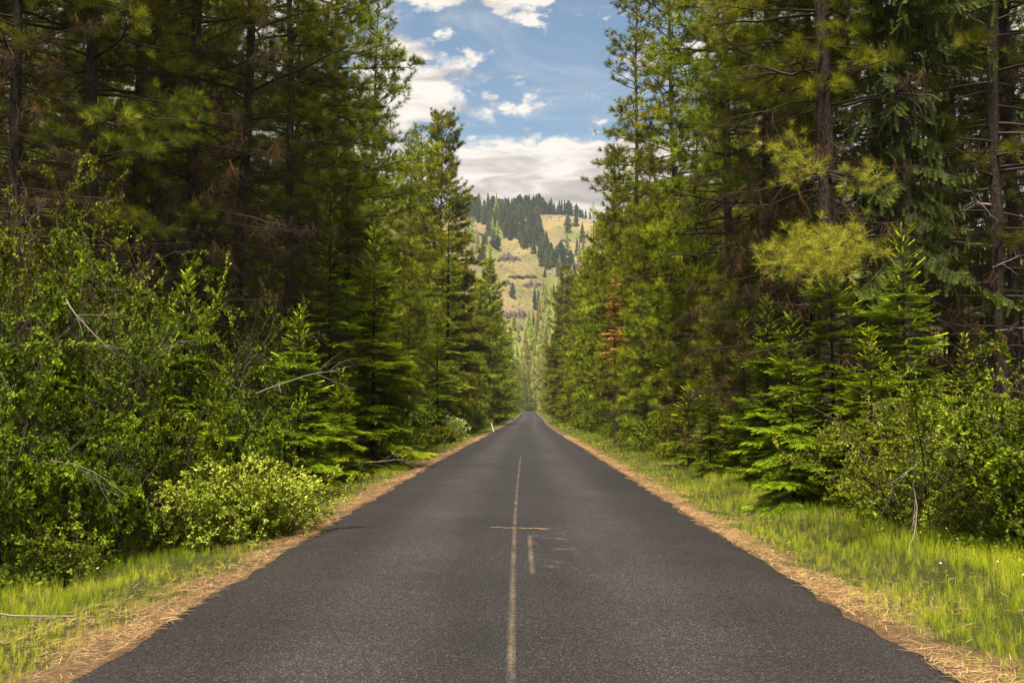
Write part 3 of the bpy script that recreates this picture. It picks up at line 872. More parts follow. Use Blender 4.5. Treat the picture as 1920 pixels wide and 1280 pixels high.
S_LOW = [shrub('low_bush_a', 131, 1.0, 1.0, .85, 22, .06, 4200, M_LEAF, 0, tintb=.55), shrub('low_bush_b', 132, 1.2, 1.0, 1.3, 26, .065, 5200, M_LEAF, 0, tintb=.6)]
S_MID = [shrub('roadside_shrub_a', 141, 1.9, 1.8, 3.0, 24, .10, 7000, M_LEAF, 1, tintb=.62), shrub('roadside_shrub_b', 142, 1.6, 1.5, 2.0, 22, .10, 5200, M_LEAFY, 1, tintb=.62),
         shrub('roadside_shrub_c', 143, 1.7, 1.7, 4.2, 22, .11, 7000, M_LEAF, 1, tintb=.58)]
S_FLOWER = shrub('flowering_bush', 151, 1.2, 1.1, 1.9, 22, .08, 3500, M_LEAFL, 1, tintb=.7, flowers=330)


# ------------------------------------------------------------------ named trees near the camera
RGP = np.random.default_rng(77)
def rz(): return float(RGP.uniform(0, 6.28))
EXC = []          # feet already taken
def put(name, parts, px, d, h0, h, label, cat, group=None, **kw):
    if name == 'leafy_shrub' and px < 900: kw.setdefault('sxy', .78)
    x = at(px, d); EXC.append((x, d))
    return place(name, parts, x, d, h / h0, kw.pop('rz', rz()), label, cat, group, **kw)

L_PINE = 'near pines left of the road'
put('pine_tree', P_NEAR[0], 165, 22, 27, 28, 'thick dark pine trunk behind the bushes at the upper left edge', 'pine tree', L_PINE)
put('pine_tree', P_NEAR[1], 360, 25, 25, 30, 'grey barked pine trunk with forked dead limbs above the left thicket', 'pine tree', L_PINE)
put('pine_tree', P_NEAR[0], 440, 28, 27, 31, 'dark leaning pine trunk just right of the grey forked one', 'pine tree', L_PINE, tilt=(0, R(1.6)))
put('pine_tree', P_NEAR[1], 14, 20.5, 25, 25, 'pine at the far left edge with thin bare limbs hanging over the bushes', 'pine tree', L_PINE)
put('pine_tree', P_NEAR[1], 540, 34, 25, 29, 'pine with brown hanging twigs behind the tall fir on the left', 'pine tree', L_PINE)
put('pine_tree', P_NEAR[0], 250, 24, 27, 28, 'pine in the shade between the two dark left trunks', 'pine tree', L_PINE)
put('pine_tree', P_TALL, 628, 42, 31, 33, 'tall broad pine whose needle tufts stand out against the cloud left of the sky gap', 'pine tree', L_PINE, rz=.6)
put('pine_tree', P_MID[1], 550, 40, 26, 28, 'pine with low yellow green limbs left of the broad tall pine', 'pine tree', L_PINE)
put('pine_tree', P_MID[0], 700, 55, 26, 27, 'bushy pine right behind the broad tall pine on the left', 'pine tree', L_PINE)
put('pine_tree', P_SPIRE, 826, 90, 29, 29.0, 'pointed spire shaped pine standing alone against the sky left of the gap', 'pine tree', L_PINE)
put('larch_tree', F_LARCH, 838, 76, 20, 20.5, 'narrow light green larch in front of the pointed spire pine', 'larch tree')
put('pine_tree', P_MID[2], 768, 70, 26, 22, 'rounded pine filling the gap below the spire pine on its left', 'pine tree', L_PINE)
put('pine_tree', P_MID[0], 868, 118, 26, 20, 'pine just right of and below the pointed spire pine', 'pine tree', L_PINE)
put('pine_tree', P_FAR[1], 914, 146, 25, 24.6, 'pointed bright green pine overlapping the hill on the left of the road', 'pine tree', L_PINE)
put('fir_tree', F_NEAR[0], 700, 32, 8, 8.0, 'large young fir with layered drooping boughs left of the road', 'fir tree')
put('fir_tree', F_NEAR[1], 562, 22, 6.5, 4.4, 'smaller dark fir with bright tips in front of the left thicket', 'fir tree')
put('fir_tree', F_NEAR[0], 650, 40, 8, 12, 'slim fir rising behind the large layered fir on the left', 'fir tree')
put('fir_tree', F_MID[0], 820, 62, 9, 9.2, 'fresh green fir at the left road edge below the spire pine', 'fir tree')
put('fir_tree', F_MID[0], 765, 48, 9, 7.4, 'low spreading fir between the layered fir and the fresh green one', 'fir tree')
put('fir_tree', F_MID[1], 615, 29, 14, 9.0, 'fir with dark boughs squeezed between the two nearest left firs', 'fir tree')

put('fir_tree', F_NEAR[1], 105, 14.6, 6.5, 3.4, 'young fir poking out of the leafy bushes near the left edge', 'fir tree')
put('fir_tree', F_NEAR[0], 345, 17.6, 8, 4.6, 'young fir between the leafy thickets left of the rounded bush', 'fir tree')
put('fir_tree', F_NEAR[1], 640, 26.5, 6.5, 3.2, 'low fir filling the gap between the small dark fir and the layered fir', 'fir tree')
R_PINE = 'near pines right of the road'
put('pine_tree', P_BIG, 1572, 22, 27, 29, 'thickest pine trunk on the right with forked limbs and flaky bark', 'pine tree', R_PINE, rz=.4)
put('pine_tree', P_SLIM, 1198, 60, 33, 34, 'tall slim pine with ragged tufts forming the right edge of the sky gap', 'pine tree', R_PINE)
put('pine_tree', P_MID[0], 1265, 47, 26, 28, 'bushy pine directly right of the tall slim pine at the sky gap', 'pine tree', R_PINE)
put('pine_tree', P_MID[1], 1368, 35, 26, 28, 'pine with wide arching limbs midway between the slim pine and the thickest trunk', 'pine tree', R_PINE)
put('pine_tree', P_NEAR[1], 1450, 29, 25, 27, 'narrow dark trunk left of the thickest right hand pine', 'pine tree', R_PINE)
put('pine_tree', P_NEAR[0], 1515, 31, 27, 27, 'dark trunk half hidden just left of the thickest right hand pine', 'pine tree', R_PINE)
put('pine_tree', P_NEAR[1], 1665, 28, 25, 28, 'dark thin trunk just right of the thickest pine', 'pine tree', R_PINE)
put('spruce_tree', F_MOSS, 1706, 22, 24, 24, 'dark spruce with drooping mossy boughs at the upper right', 'spruce tree')
put('spruce_tree', F_MOSS, 1800, 30, 24, 25, 'second mossy spruce standing deeper behind the drooping one at the upper right', 'spruce tree')
put('pine_tree', P_NEAR[0], 1868, 24, 27, 29, 'straight dark trunk with bare twisted limbs near the right edge', 'pine tree', R_PINE, tilt=(0, R(.6)))
put('pine_tree', P_NEAR[1], 1910, 26, 25, 29, 'trunk at the right edge behind the straight one with bare limbs', 'pine tree', R_PINE)
put('pine_tree', P_LOW[0], 1310, 36, 11, 10, 'low bushy pine with soft foliage below the arching limbs on the right', 'pine tree', R_PINE)
put('pine_tree', P_LOW[1], 1385, 31, 9, 7.5, 'young pine with brown dead inner twigs beside the dark fir on the right', 'pine tree', R_PINE)
put('pine_tree', P_LOW[0], 1235, 50, 11, 13, 'rounded pine below the bushy one right of the sky gap', 'pine tree', R_PINE)
put('pine_tree', P_MID[2], 1130, 100, 26, 22, 'full pine under the slim pine at the right edge of the hill view', 'pine tree', R_PINE)
put('larch_tree', F_LARCH, 1112, 112, 20, 26, 'feathery pale larch top poking out left of the slim pine on the right', 'larch tree')
put('pine_tree', P_MID[2], 1165, 78, 26, 20, 'dense pine left of the orange dying fir', 'pine tree', R_PINE)
put('pine_tree', P_FAR[1], 1060, 160, 25, 25.4, 'pointed pale green pine overlapping the hill on the right of the road', 'pine tree', R_PINE)
put('pine_tree', P_FAR[2], 1092, 128, 25, 19, 'short pine between the pointed pale pine and the full pine on the right', 'pine tree', R_PINE)
put('fir_tree', F_DYING, 1152, 54, 13, 9.6, 'dying fir with orange dead needles right of the road', 'fir tree')
put('fir_tree', F_NEAR[0], 1562, 19.0, 8, 5.2, 'big dark fir with bright layered boughs below the thickest pine', 'fir tree')
put('fir_tree', F_NEAR[1], 1485, 18.2, 6.5, 3.6, 'bright tipped fir whose boughs sweep down to the grass on the right', 'fir tree')
put('fir_tree', F_NEAR[1], 1700, 19, 6.5, 5.6, 'fir behind the thin leaved bush on the right', 'fir tree')
put('fir_tree', F_NEAR[0], 1440, 23.5, 8, 4.6, 'green fir in the shade left of the bright tipped sweeping fir', 'fir tree')
put('fir_tree', F_NEAR[1], 1630, 17.2, 6.5, 3.3, 'low spreading fir between the sweeping fir and the thin leaved bush', 'fir tree', sxy=1.3)
put('fir_tree', F_MID[0], 1395, 27.5, 9, 4.6, 'feathery fir at the grass edge left of the green fir in the shade', 'fir tree')
put('pine_tree', P_LOW[0], 1348, 30.5, 11, 6.0, 'short soft needled pine at the grass edge in front of the brown young pine', 'pine tree', R_PINE)
put('pine_tree', P_LOW[0], 1208, 45, 11, 7.5, 'short soft needled pine at the grass edge below the slim pine', 'pine tree', R_PINE)
put('fir_tree', F_MID[0], 1255, 42, 9, 5.5, 'fir standing beside the rounded low pines on the right', 'fir tree')
put('fir_tree', F_SMALL[0], 1290, 31, 2.6, 2.6, 'small fir at the grass edge in front of the brown pine on the right', 'fir tree')
put('fir_tree', F_SMALL[1], 1212, 46, 1.8, 2.3, 'small pale fir at the grass edge farther along on the right', 'fir tree')
put('fir_tree', F_MID[0], 1330, 27, 9, 3.0, 'squat young fir nearest the trunks in the right shade', 'fir tree')

# bright low limb of needles that hangs in front of the big right pine, and the dying limb tips: part of the same pine
def bright_limb():
    rg = np.random.default_rng(9)
    cr = Acc(); li = Acc()
    tpl = [tuft_tpl(44, .020, rg, .15, 1.45, .5) for _ in range(3)]
    start = np.array([at(1600, 21.7), 21.8, 5.4]); 
    targets = [(1430, 470, 17.5), (1480, 440, 17.2), (1530, 420, 17.0), (1560, 455, 16.8), (1620, 430, 17.2), (1590, 490, 17.0), (1500, 490, 17.0), (1650, 470, 17.6), (1460, 500, 17.4), (1540, 500, 17.0),
               (1640, 320, 18.5), (1660, 345, 18.8), (1680, 350, 18.5), (1480, 260, 18.8), (1460, 330, 18.5), (1440, 250, 19), (1500, 300, 18.5)]
    hub1 = np.array([at(1560, 19), 19, 4.9]); hub2 = np.array([at(1560, 20), 20, 6.6])
    out = []
    for hub, z0, lo in ((hub1, 5.2, True), (hub2, 6.9, False)):
        cr = Acc(); li = Acc()
        P = np.array([[at(1572, 22), 22, z0], [(at(1572, 22) + hub[0]) / 2, (22 + hub[1]) / 2, (z0 + hub[2]) / 2 - .15], hub])
        li.poly(P, np.array([.06, .045, .03]), .3, 0, 6)
        for (px, py, d) in [q for q in targets if (q[1] > 380) == lo]:
            tgt = np.array([at(px, d), d, 1.78 + (767 - py) * d / FPX])
            n = 6; s = np.linspace(0, 1, n + 1)[:, None]
            P = hub * (1 - s) + tgt * s + rg.normal(0, .04, (n + 1, 3)); P[:, 2] -= (.25 * s * (1 - s))[:, 0]
            li.poly(P, np.linspace(.02, .006, n + 1), .4, 0, 4)
            pos = []; dr = []
            for _ in range(26 if py > 380 else 15):
                u = rg.uniform(.35, 1); k = min(int(u * n), n - 1); p = P[k] + (P[k + 1] - P[k]) * (u * n - k)
                dd = norm(P[-1] - P[0]); dv = norm(dd + rg.normal(0, .8, 3) + [0, 0, .25]); l = rg.uniform(.12, .42)
                li.segs([p], [p + dv * l], .005, .003, .4, 0, 3)
                pos.append(p + dv * l); dr.append(dv + [0, 0, .4])
            pos = np.array(pos); dr = np.array(dr)
            for k in range(3):
                mk = np.arange(len(pos)) % 3 == k
                tv, tf, vt = tpl[k]
                cr.inst(tv, tf, pos[mk], frames(dr[mk], None, rg), rg.uniform(.17, .24, mk.sum()), .5 + rg.normal(0, .15, mk.sum()), 0, vt)
        out += [('low_limb', li.build('low_limb', [M_TWIG])), ('limb_needles', cr.build('limb_needles', [M_PINEB]))]
    return out

big = [o for o in COL.objects if o.get('label', '').startswith('thickest pine')][0]
bpy.context.view_layer.update()
for nm, me in bright_limb():
    c = link(nm, me, big)
    c.matrix_parent_inverse = big.matrix_world.inverted()


def twisted_limbs(foot, items, name, owner, mat=M_TWIGG, seed=4):
    rg = np.random.default_rng(seed)
    for (px, py, d, dx, dz, L, r) in items:
        a = Acc()
        bare_branch(a, (at(px, d), d, 1.78 + (767 - py) * d / FPX), (dx, rg.uniform(-.3, .3), dz), L, r, rg, 3, .15, .6, 0, .22, nk=5)
        c = link(name, a.build(name, [mat]), owner)
        c.matrix_parent_inverse = owner.matrix_world.inverted()

own = [o for o in COL.objects if o.get('label', '').startswith('straight dark trunk')][0]
twisted_limbs(None, [(1868, 460, 23.8, -1, .25, 1.9, .03), (1868, 380, 23.8, -1, .2, 2.0, .03), (1868, 300, 23.8, -1, .35, 1.6, .022), (1868, 500, 23.7, 1, .3, 1.0, .02),
                     (1868, 620, 23.7, 1, .3, 1.0, .018), (1868, 150, 23.8, -1, .3, 1.8, .022), (1868, 30, 23.8, -1, .1, 1.8, .022)], 'bare_limb', own)
twisted_limbs(None, [(1590, 190, 21.8, .9, .45, 2.6, .04), (1590, 240, 21.8, .7, .7, 1.6, .03), (1560, 140, 21.8, -.8, .8, 2.4, .05), (1585, 120, 21.8, .5, .9, 2.4, .05), (1550, 290, 21.7, -1, .1, 1.6, .02)], 'forked_limb', big, M_TWIG, 7)

# ------------------------------------------------------------------ bushes near the camera
put('leafy_bush', S_ROUND, 470, 14.6, 1, 1.3, 'rounded light green bush leaning over the left road edge', 'bush', rz=.3, sxy=1.05)
SH = [  # px, distance, kind, height0, height, label
    (20, 12.6, 1, 3.6, 3.3, 'sunlit leafy bush nearest the camera at the left edge'),
    (-40, 14.0, 0, 4.6, 5.6, 'tall leafy thicket cut by the left edge of the picture'),
    (118, 15.6, 0, 4.6, 5.2, 'tall leafy thicket with pale bare twigs behind the nearest left bush'),
    (262, 17.8, 2, 5.2, 6.2, 'olive leaved thicket in front of the grey forked pine trunk'),
    (380, 21.0, 0, 4.6, 5.8, 'leafy thicket below the dark leaning pine trunk'),
    (320, 15.4, 1, 3.6, 3.2, 'dark green bush behind the rounded light green one'),
    (455, 26, 2, 5.2, 6.6, 'olive thicket between the leaning trunk and the small dark fir'),
    (200, 13.8, 1, 3.6, 2.5, 'lower bush with bare twigs at the grass edge on the left'),
    (50, 18, 2, 5.2, 7.4, 'high olive thicket behind the thick dark trunk on the left'),
    (425, 19.4, 1, 3.6, 3.4, 'shaded bush left of the small dark fir'),
]
for i, (px, d, k, h0, h, lb) in enumerate(SH):
    put('leafy_shrub', S_TALL[k], px, d, h0, h, lb, 'shrub', 'tall shrubs left of the road')
SH = [
    (1740, 14.6, 3.0, 3.1, 'thin leaved olive bush in front of the dark firs on the right'),
    (1900, 13.6, 3.0, 2.9, 'olive bush cut by the right edge of the picture'),
    (1840, 16.6, 3.0, 3.2, 'olive bush behind the one at the right edge'),
]
for px, d, h0, h, lb in SH:
    put('thin_leaved_bush', S_HAZEL, px, d, h0, h, lb, 'shrub', 'olive bushes right of the road')
put('leafy_shrub', S_TALL[1], 1990, 12.4, 3.6, 3.3, 'dark green bush at the lower right edge above the grass', 'shrub', 'olive bushes right of the road')
put('flowering_bush', S_FLOWER, 846, 72, 1.9, 2.3, 'bush with white blossom at the left road edge', 'bush')

# low growth along both grass edges
ORD = ['first', 'second', 'third', 'fourth', 'fifth', 'sixth', 'seventh', 'eighth', 'ninth', 'tenth', 'eleventh', 'twelfth', 'thirteenth', 'fourteenth',
       'fifteenth', 'sixteenth', 'seventeenth', 'eighteenth', 'nineteenth', 'twentieth']
rl = np.random.default_rng(31)
for side, word in ((-1, 'left'), (1, 'right')):
    d = 8.6 if side == -1 else 11.5; i = 0
    while d < 44:
        edge = {-1: np.interp(d, [11, 20, 40], [2.6, 2.6, 2.0]), 1: np.interp(d, [11, 20, 44], [3.2, 3.3, 2.9])}[side]
        x = float(road_x(d)) + side * (HW + edge + rl.uniform(-.2, .5))
        if not (side == -1 and 12.6 < d < 16.5):
            k = int(rl.integers(0, 2))
            place('low_bush', S_LOW[k], x, d, rl.uniform(.55, 1.0), rz(),
                  f'low green bush at the {word} grass edge, {ORD[min(i, 19)]} from the camera', 'bush', f'low bushes along the {word} grass edge')
            i += 1
        d += rl.uniform(1.5, 2.6)
for side, word in ((-1, 'left'), (1, 'right')):
    d = 40.; i = 0
    while d < 560:
        x = float(road_x(d)) + side * (HW + (2.3 if side == -1 else 3.2) + rl.uniform(-.3, .9))
        k = int(rl.integers(0, 3)); s = rl.uniform(.55, 1.05) * (1 if d < 120 else .8)
        lb = (f'green roadside shrub under the {word} trees, {ORD[i]} beyond the low bushes' if i < 20 else
              f'small distant green shrub in the far part of the {word} road edge')
        if not (side == -1 and 68 < d < 76):
            place('roadside_shrub', S_MID[k], x, d, s, rz(), lb, 'shrub', f'roadside shrubs on the {word}' if i < 20 else f'far roadside shrubs on the {word}')
            i += 1
        d += rl.uniform(2.6, 4.6) * (1 if d < 120 else 1.8)

# ------------------------------------------------------------------ rows of the wood
def free(x, y, r):
    return all((x - a) ** 2 + (y - b) ** 2 > r * r for a, b in EXC)

rw = np.random.default_rng(123)
DEEP = []
for side, word in ((-1, 'left'), (1, 'right')):
    # front row continuing into the distance
    d = 58.; i = 0
    while d < 600:
        x = float(road_x(d)) + side * (HW + (4.6 if side == -1 else 5.6) + rw.uniform(-.6, 1.4))
        if free(x, d, 4.0) or d > 170:
            far = d > 85
            h = rw.uniform(19, 26) if d < 200 else rw.uniform(20, 27)
            kind = rw.uniform()
            if kind < .75:
                nm, prt, h0, cat = 'pine_tree', (P_FAR[int(rw.integers(0, 3))] if far else P_MID[int(rw.integers(0, 3))]), (25 if far else 26), 'pine tree'
            else:
                nm, prt, h0, cat = 'fir_tree', (F_FAR[int(rw.integers(0, 2))] if far else F_MID[1]), (16 if far else 14), 'fir tree'; h *= .62
            # keep the view of the hill open
            px = 960 + x * FPX / d
            if d < 145 and (790 < px < 1100): h = min(h, 15)
            lb = (f'{cat.split()[0]} in the {word} roadside row, {ORD[i]} beyond the nearest big pines' if i < 20 else f'distant {cat.split()[0]} far along the {word} roadside row')
            place(nm, prt, x, d, h / h0, rz(), lb, cat, f'{word} roadside row of {cat.split()[0]}s' if i < 20 else f'far {word} roadside row of {cat.split()[0]}s', sxy=rw.uniform(.85, 1.1))
            EXC.append((x, d)); i += 1
        d += rw.uniform(4.5, 7.5) * (1 if d < 200 else 1.6)
    # young growth in front of the row: a wall of foliage down to the shrubs
    d = 44.; i = 0
    while d < 420:
        x = float(road_x(d)) + side * (HW + (4.0 if side == -1 else 5.0) + rw.uniform(-.5, .9))
        if free(x, d, 2.2):
            k = int(rw.integers(0, 4)); h = rw.uniform(5, 12)
            prt, h0, cat = ((P_LOW[0], 11, 'pine tree'), (P_LOW[0], 11, 'pine tree'), (F_MID[0], 9, 'fir tree'), (F_MID[1], 14, 'fir tree'))[k]
            kw = cat.split()[0]
            lb = (f'young {kw} at the foot of the {word} roadside row, {ORD[i]} one past the nearest firs' if i < 20 else f'distant young {kw} at the foot of the {word} roadside row')
            place(kw + '_tree', prt, x, d, h / h0, rz(), lb, cat, f'young {kw}s in front of the {word} row' if i < 20 else f'distant young {kw}s in front of the {word} row')
            i += 1
        d += rw.uniform(3.5, 6.5) * (1 if d < 160 else 1.8)
    # deeper rows
    for off, d0, d1, stp in ((9.5, 13, 120, 4.4), (14, 12, 110, 4.6), (20, 22, 100, 5.2), (27, 34, 100, 6.0), (36, 50, 110, 7.0)):
        d = d0 + rw.uniform(0, 2)
        while d < d1:
            x = float(road_x(d)) + side * (HW + off + rw.uniform(-1.8, 1.8))
            if side == 1 and off > 16 and x / d > .24: d += stp; continue
            if abs(x) / d < .60 and free(x, d, 2.0):
                near = d < 34
                u = rw.uniform()
                if u < .72:
                    if near: prt, h0, h = P_NEAR[int(rw.integers(0, 2))], 26, rw.uniform(24, 30)
                    else: prt, h0, h = P_MID[int(rw.integers(0, 3))], 26, rw.uniform(22, 28)
                    nm = 'pine_tree'; cat = 'pine tree'
                elif u < .86:
                    nm, prt, h0, h, cat = 'fir_tree', F_MID[1], 14, rw.uniform(9, 16), 'fir tree'
                else:
                    nm, prt, h0, h, cat = 'spruce_tree', F_MOSS, 24, rw.uniform(18, 25), 'spruce tree'
                kw = cat.split()[0]
                DEEP.append((side, word, kw, x, d, place(nm, prt, x, d, h / h0, rz(), None, cat, f'{kw}s in the dark wood on the {word}')))
                EXC.append((x, d))
            d += stp * rw.uniform(.75, 1.3)

# a label for each tree of the deeper wood, by the landmark tree it stands behind
ANCH = {-1: [(60, 'the thick dark trunk at the upper left'), (250, 'the pine between the two dark left trunks'), (360, 'the grey forked pine trunk'), (440, 'the dark leaning pine trunk'), (545, 'the pine with brown hanging twigs'),
             (628, 'the tall broad pine left of the sky gap'), (700, 'the large layered fir'), (800, 'the pointed spire pine')],
        1: [(1130, 'the full pine right of the hill view'), (1198, 'the tall slim pine at the sky gap'), (1265, 'the bushy pine beside the slim one'), (1368, 'the pine with wide arching limbs'), (1450, 'the narrow dark right trunk'),
            (1572, 'the thickest right hand trunk'), (1706, 'the drooping mossy spruce'), (1868, 'the straight trunk with bare twisted limbs')]}
seen_at = {}
for side, word, kw, x, d, o in sorted(DEEP, key=lambda q: q[4]):
    px = 960 + x * FPX / d
    an = min(ANCH[side], key=lambda q: abs(q[0] - px))[1]
    k = seen_at[(an, kw)] = seen_at.get((an, kw), 0) + 1
    o['label'] = f'shaded {kw}, {ORD[min(k, 20) - 1]} one back behind {an}'

# underwood behind the edge, both sides
for side, word in ((-1, 'left'), (1, 'right')):
    for off, d0, d1 in ((6.5, 13, 60), (9.5, 16, 60), (13.5, 20, 50)):
        d = d0 + rl.uniform(0, 2)
        while d < d1:
            x = float(road_x(d)) + side * (HW + off + rl.uniform(-1, 1))
            if abs(x) / d < .58 and free(x, d, .8):
                u = rl.uniform()
                if u < .5: place('understorey_shrub', S_MID[int(rl.integers(0, 3))], x, d, rl.uniform(.7, 1.2), rz(), f'shaded understorey shrub beneath the {word} wood', 'shrub', f'understorey shrubs in the {word} wood')
                else: place('fir_tree', F_MID[0], x, d, rl.uniform(3, 6.5) / 9, rz(), f'young shade fir beneath the tall trees of the {word} wood', 'fir tree', f'young shade firs in the {word} wood')
            d += rl.uniform(2.4, 4.2)

for side, word in ((-1, 'left'), (1, 'right')):
    for off, d0, d1 in ((18, 26, 80), (23, 34, 90), (29, 44, 100)):
        d = d0 + rl.uniform(0, 2)
        while d < d1:
            x = float(road_x(d)) + side * (HW + off + rl.uniform(-1, 1))
            if abs(x) / d < .58 and free(x, d, 1.2):
                place('fir_tree', F_MID[int(rl.integers(0, 2))], x, d, rl.uniform(.5, .85), rz(), f'half hidden fir deep inside the {word} wood', 'fir tree', f'half hidden firs deep in the {word} wood')
            d += rl.uniform(2.6, 4.2)

# ------------------------------------------------------------------ hill trees, valley trees, rocks
def hill_tree(name, seed, H, Rr, mat, broad=False, n=260):
    rg = np.random.default_rng(seed); a = Acc()
    a.segs([[0, 0, -1.]], [[0, 0, H * .95]], .25, .04, .2, 1, 5)
    t = rg.uniform(0, 1, n) ** .9; z = H * (.07 + .92 * t)
    pr = (1 - t) ** .75 if not broad else np.interp(t, [0, .25, .6, .85, 1], [.6, 1, .9, .6, .12])
    az = rg.uniform(0, 6.28, n); lump = .8 + .3 * np.sin(z * 1.3 + az * 2 + seed)
    L = Rr * pr * lump * rg.uniform(.5, 1.05, n) + .12
    rr_ = L * rg.uniform(.25, .7, n)
    pos = np.stack([np.cos(az) * rr_, np.sin(az) * rr_, z], -1)
    d = np.stack([np.cos(az), np.sin(az), rg.uniform(-.45, .35, n)], -1)
    tv, tf, vt = tuft_tpl(9, .28, rg, .1, 1.2, .4)
    a.inst(tv, tf, pos, frames(d, None, rg), .45 * L + .45, .45 + rg.normal(0, .16, n), 0, vt)
    return a.build(name, [mat, M_TWIG])

HT = [hill_tree('hill_conifer_a', 1, 20, 5.4, M_HILLT), hill_tree('hill_conifer_b', 2, 20, 4.4, M_HILLT), hill_tree('hill_conifer_c', 3, 19, 5.6, M_HILLT, True, 320)]
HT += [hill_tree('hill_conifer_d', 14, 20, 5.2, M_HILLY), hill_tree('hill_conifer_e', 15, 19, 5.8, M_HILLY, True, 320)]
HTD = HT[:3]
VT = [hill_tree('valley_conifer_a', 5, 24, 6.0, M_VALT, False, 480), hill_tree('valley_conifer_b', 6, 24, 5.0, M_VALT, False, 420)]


def on_hill(px, py, y0=605., y1=1240.):
    """the first point of the land seen through a photograph pixel"""
    dv = np.array([(px - 960) / FPX, math.cos(TILT) - (640 - py) / FPX * math.sin(TILT), math.sin(TILT) + (640 - py) / FPX * math.cos(TILT)])
    ys = np.arange(y0, y1, 1.0); k = ys / dv[1]
    X = dv[0] * k; Z = 1.78 + dv[2] * k
    hit = np.nonzero(ground_z(X, ys) >= Z)[0]
    if len(hit) == 0: return None
    i = hit[0]
    return X[i], ys[i], float(ground_z(X[i], ys[i]))


def put_hill(px, py, hpx, label, group, meshes, h0=20., rg=rw, sxy=1.0, name='conifer', pt=None):
    p = pt or on_hill(px, py)
    if p is None: return None
    h = hpx * p[1] / FPX
    o = bpy.data.objects.new(name, meshes[int(rg.integers(0, len(meshes)))]); COL.objects.link(o)
    o.location = (p[0], p[1], p[2] - .4); s = h / h0; o.scale = (s * sxy * rg.uniform(.85, 1.2),) * 2 + (s,)
    o.rotation_euler[2] = rg.uniform(0, 6.28)
    return tag(o, label, 'conifer', group)


rh = np.random.default_rng(3)
def ridge_point(x):
    ys = np.arange(900, 1240, 2.); z = ground_z(np.full(len(ys), x), ys)
    i = int(np.argmax((z - 1.78) / ys)); return x, float(ys[i]) + 4, float(z[i])
for px in np.concatenate([np.arange(850, 1012, 4.6), np.arange(1020, 1062, 4.8), np.arange(1066, 1110, 7)]):
    x = (px + rh.uniform(-2, 2) - 960) / FPX * 1070
    hp = np.interp(px, [850, 890, 940, 1010, 1020, 1060, 1100], [46, 44, 40, 44, 36, 34, 20]) * rh.uniform(.68, 1.12)
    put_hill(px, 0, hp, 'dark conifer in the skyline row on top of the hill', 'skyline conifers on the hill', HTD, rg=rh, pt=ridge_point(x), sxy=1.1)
poly = [(893, 410), (1008, 400), (1012, 430), (1030, 470), (1050, 495), (1030, 505), (1000, 478), (960, 455), (925, 430), (893, 425)]
def inside(x, y, P):
    c = False
    for (x1, y1), (x2, y2) in zip(P, P[1:] + P[:1]):
        if (y1 > y) != (y2 > y) and x < (x2 - x1) * (y - y1) / (y2 - y1) + x1: c = not c
    return c
k = 0; tries = 0
while k < 120 and tries < 3000:
    tries += 1
    px, py = rh.uniform(885, 1055), rh.uniform(398, 508)
    if inside(px, py, poly):
        if put_hill(px, py, rh.uniform(24, 40), 'dark conifer in the dense band of trees down the hillside', 'conifers in the hillside band', HT, rg=rh): k += 1
for px, py, hp, lb in ((1065, 437, 38, 'lone dark conifer on the grassy shoulder under the skyline'), (905, 492, 56, 'tall pale conifer on the open slope at the left of the hill'),
                       (961, 560, 32, 'lone small conifer on the tan slope between the rock ledges'), (916, 443, 34, 'conifer at the left end of the hillside band'),
                       (933, 462, 26, 'small conifer just below the left end of the hillside band'), (1052, 500, 52, 'tall conifer at the lower right end of the hillside band'),
                       (1028, 505, 30, 'short conifer beside the gully at the lower end of the band'), (1080, 425, 34, 'pale conifer right of the lone one under the skyline'),
                       (1082, 480, 36, 'conifer on the right slope beside the roadside pines'), (1015, 500, 34, 'conifer at the bottom corner of the hillside band'),
                       (1022, 520, 24, 'small bright conifer where the tan spur meets the gully'), (1070, 505, 40, 'conifer behind the tip of the pointed pale pine'),
                       (1092, 455, 40, 'conifer at the right margin of the hill view')):
    put_hill(px, py, hp, lb, None, HT, rg=rh)
for j in range(54):
    px, py = [(rh.uniform(1035, 1100), rh.uniform(470, 600)), (rh.uniform(870, 935), rh.uniform(400, 520)), (rh.uniform(1000, 1060), rh.uniform(530, 640))][j % 3]
    put_hill(px, py, rh.uniform(18, 42), ['green conifer scattered low on the right slope of the hill', 'green conifer scattered on the left slope of the hill below the skyline', 'green conifer scattered in the gully right of the rock ledges'][j % 3],
             ['conifers low on the right slope', 'conifers on the left slope', 'conifers in the gully'][j % 3], HT if j % 2 else VT, rg=rh)
for px, py, hp in ((1024, 590, 60), (1012, 600, 44), (1000, 620, 40), (992, 640, 60), (1008, 650, 70), (1018, 650, 60), (1030, 640, 80), (985, 660, 45), (996, 690, 90), (1004, 700, 60), (1014, 705, 95), (988, 710, 75),
                   (978, 720, 70), (970, 735, 90), (1024, 720, 110), (982, 745, 80), (992, 750, 70), (1002, 752, 85), (1012, 752, 90), (1034, 745, 120), (972, 640, 40), (964, 620, 40), (958, 700, 90), (950, 740, 110), (1042, 700, 120), (1050, 740, 120)):
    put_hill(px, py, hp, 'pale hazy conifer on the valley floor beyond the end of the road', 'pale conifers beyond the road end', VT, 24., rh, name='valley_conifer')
for j in range(44):
    x = rh.uniform(-30, 60); y = rh.uniform(608, 650)
    if abs(x - float(road_x(y))) < 3.8: continue
    h = rh.uniform(7, 21)
    put_hill(0, 0, h * FPX / y, 'green conifer closing the far end of the road', 'conifers closing the road end', VT, 24., rh, name='valley_conifer', pt=(x, y, float(ground_z(x, y))))
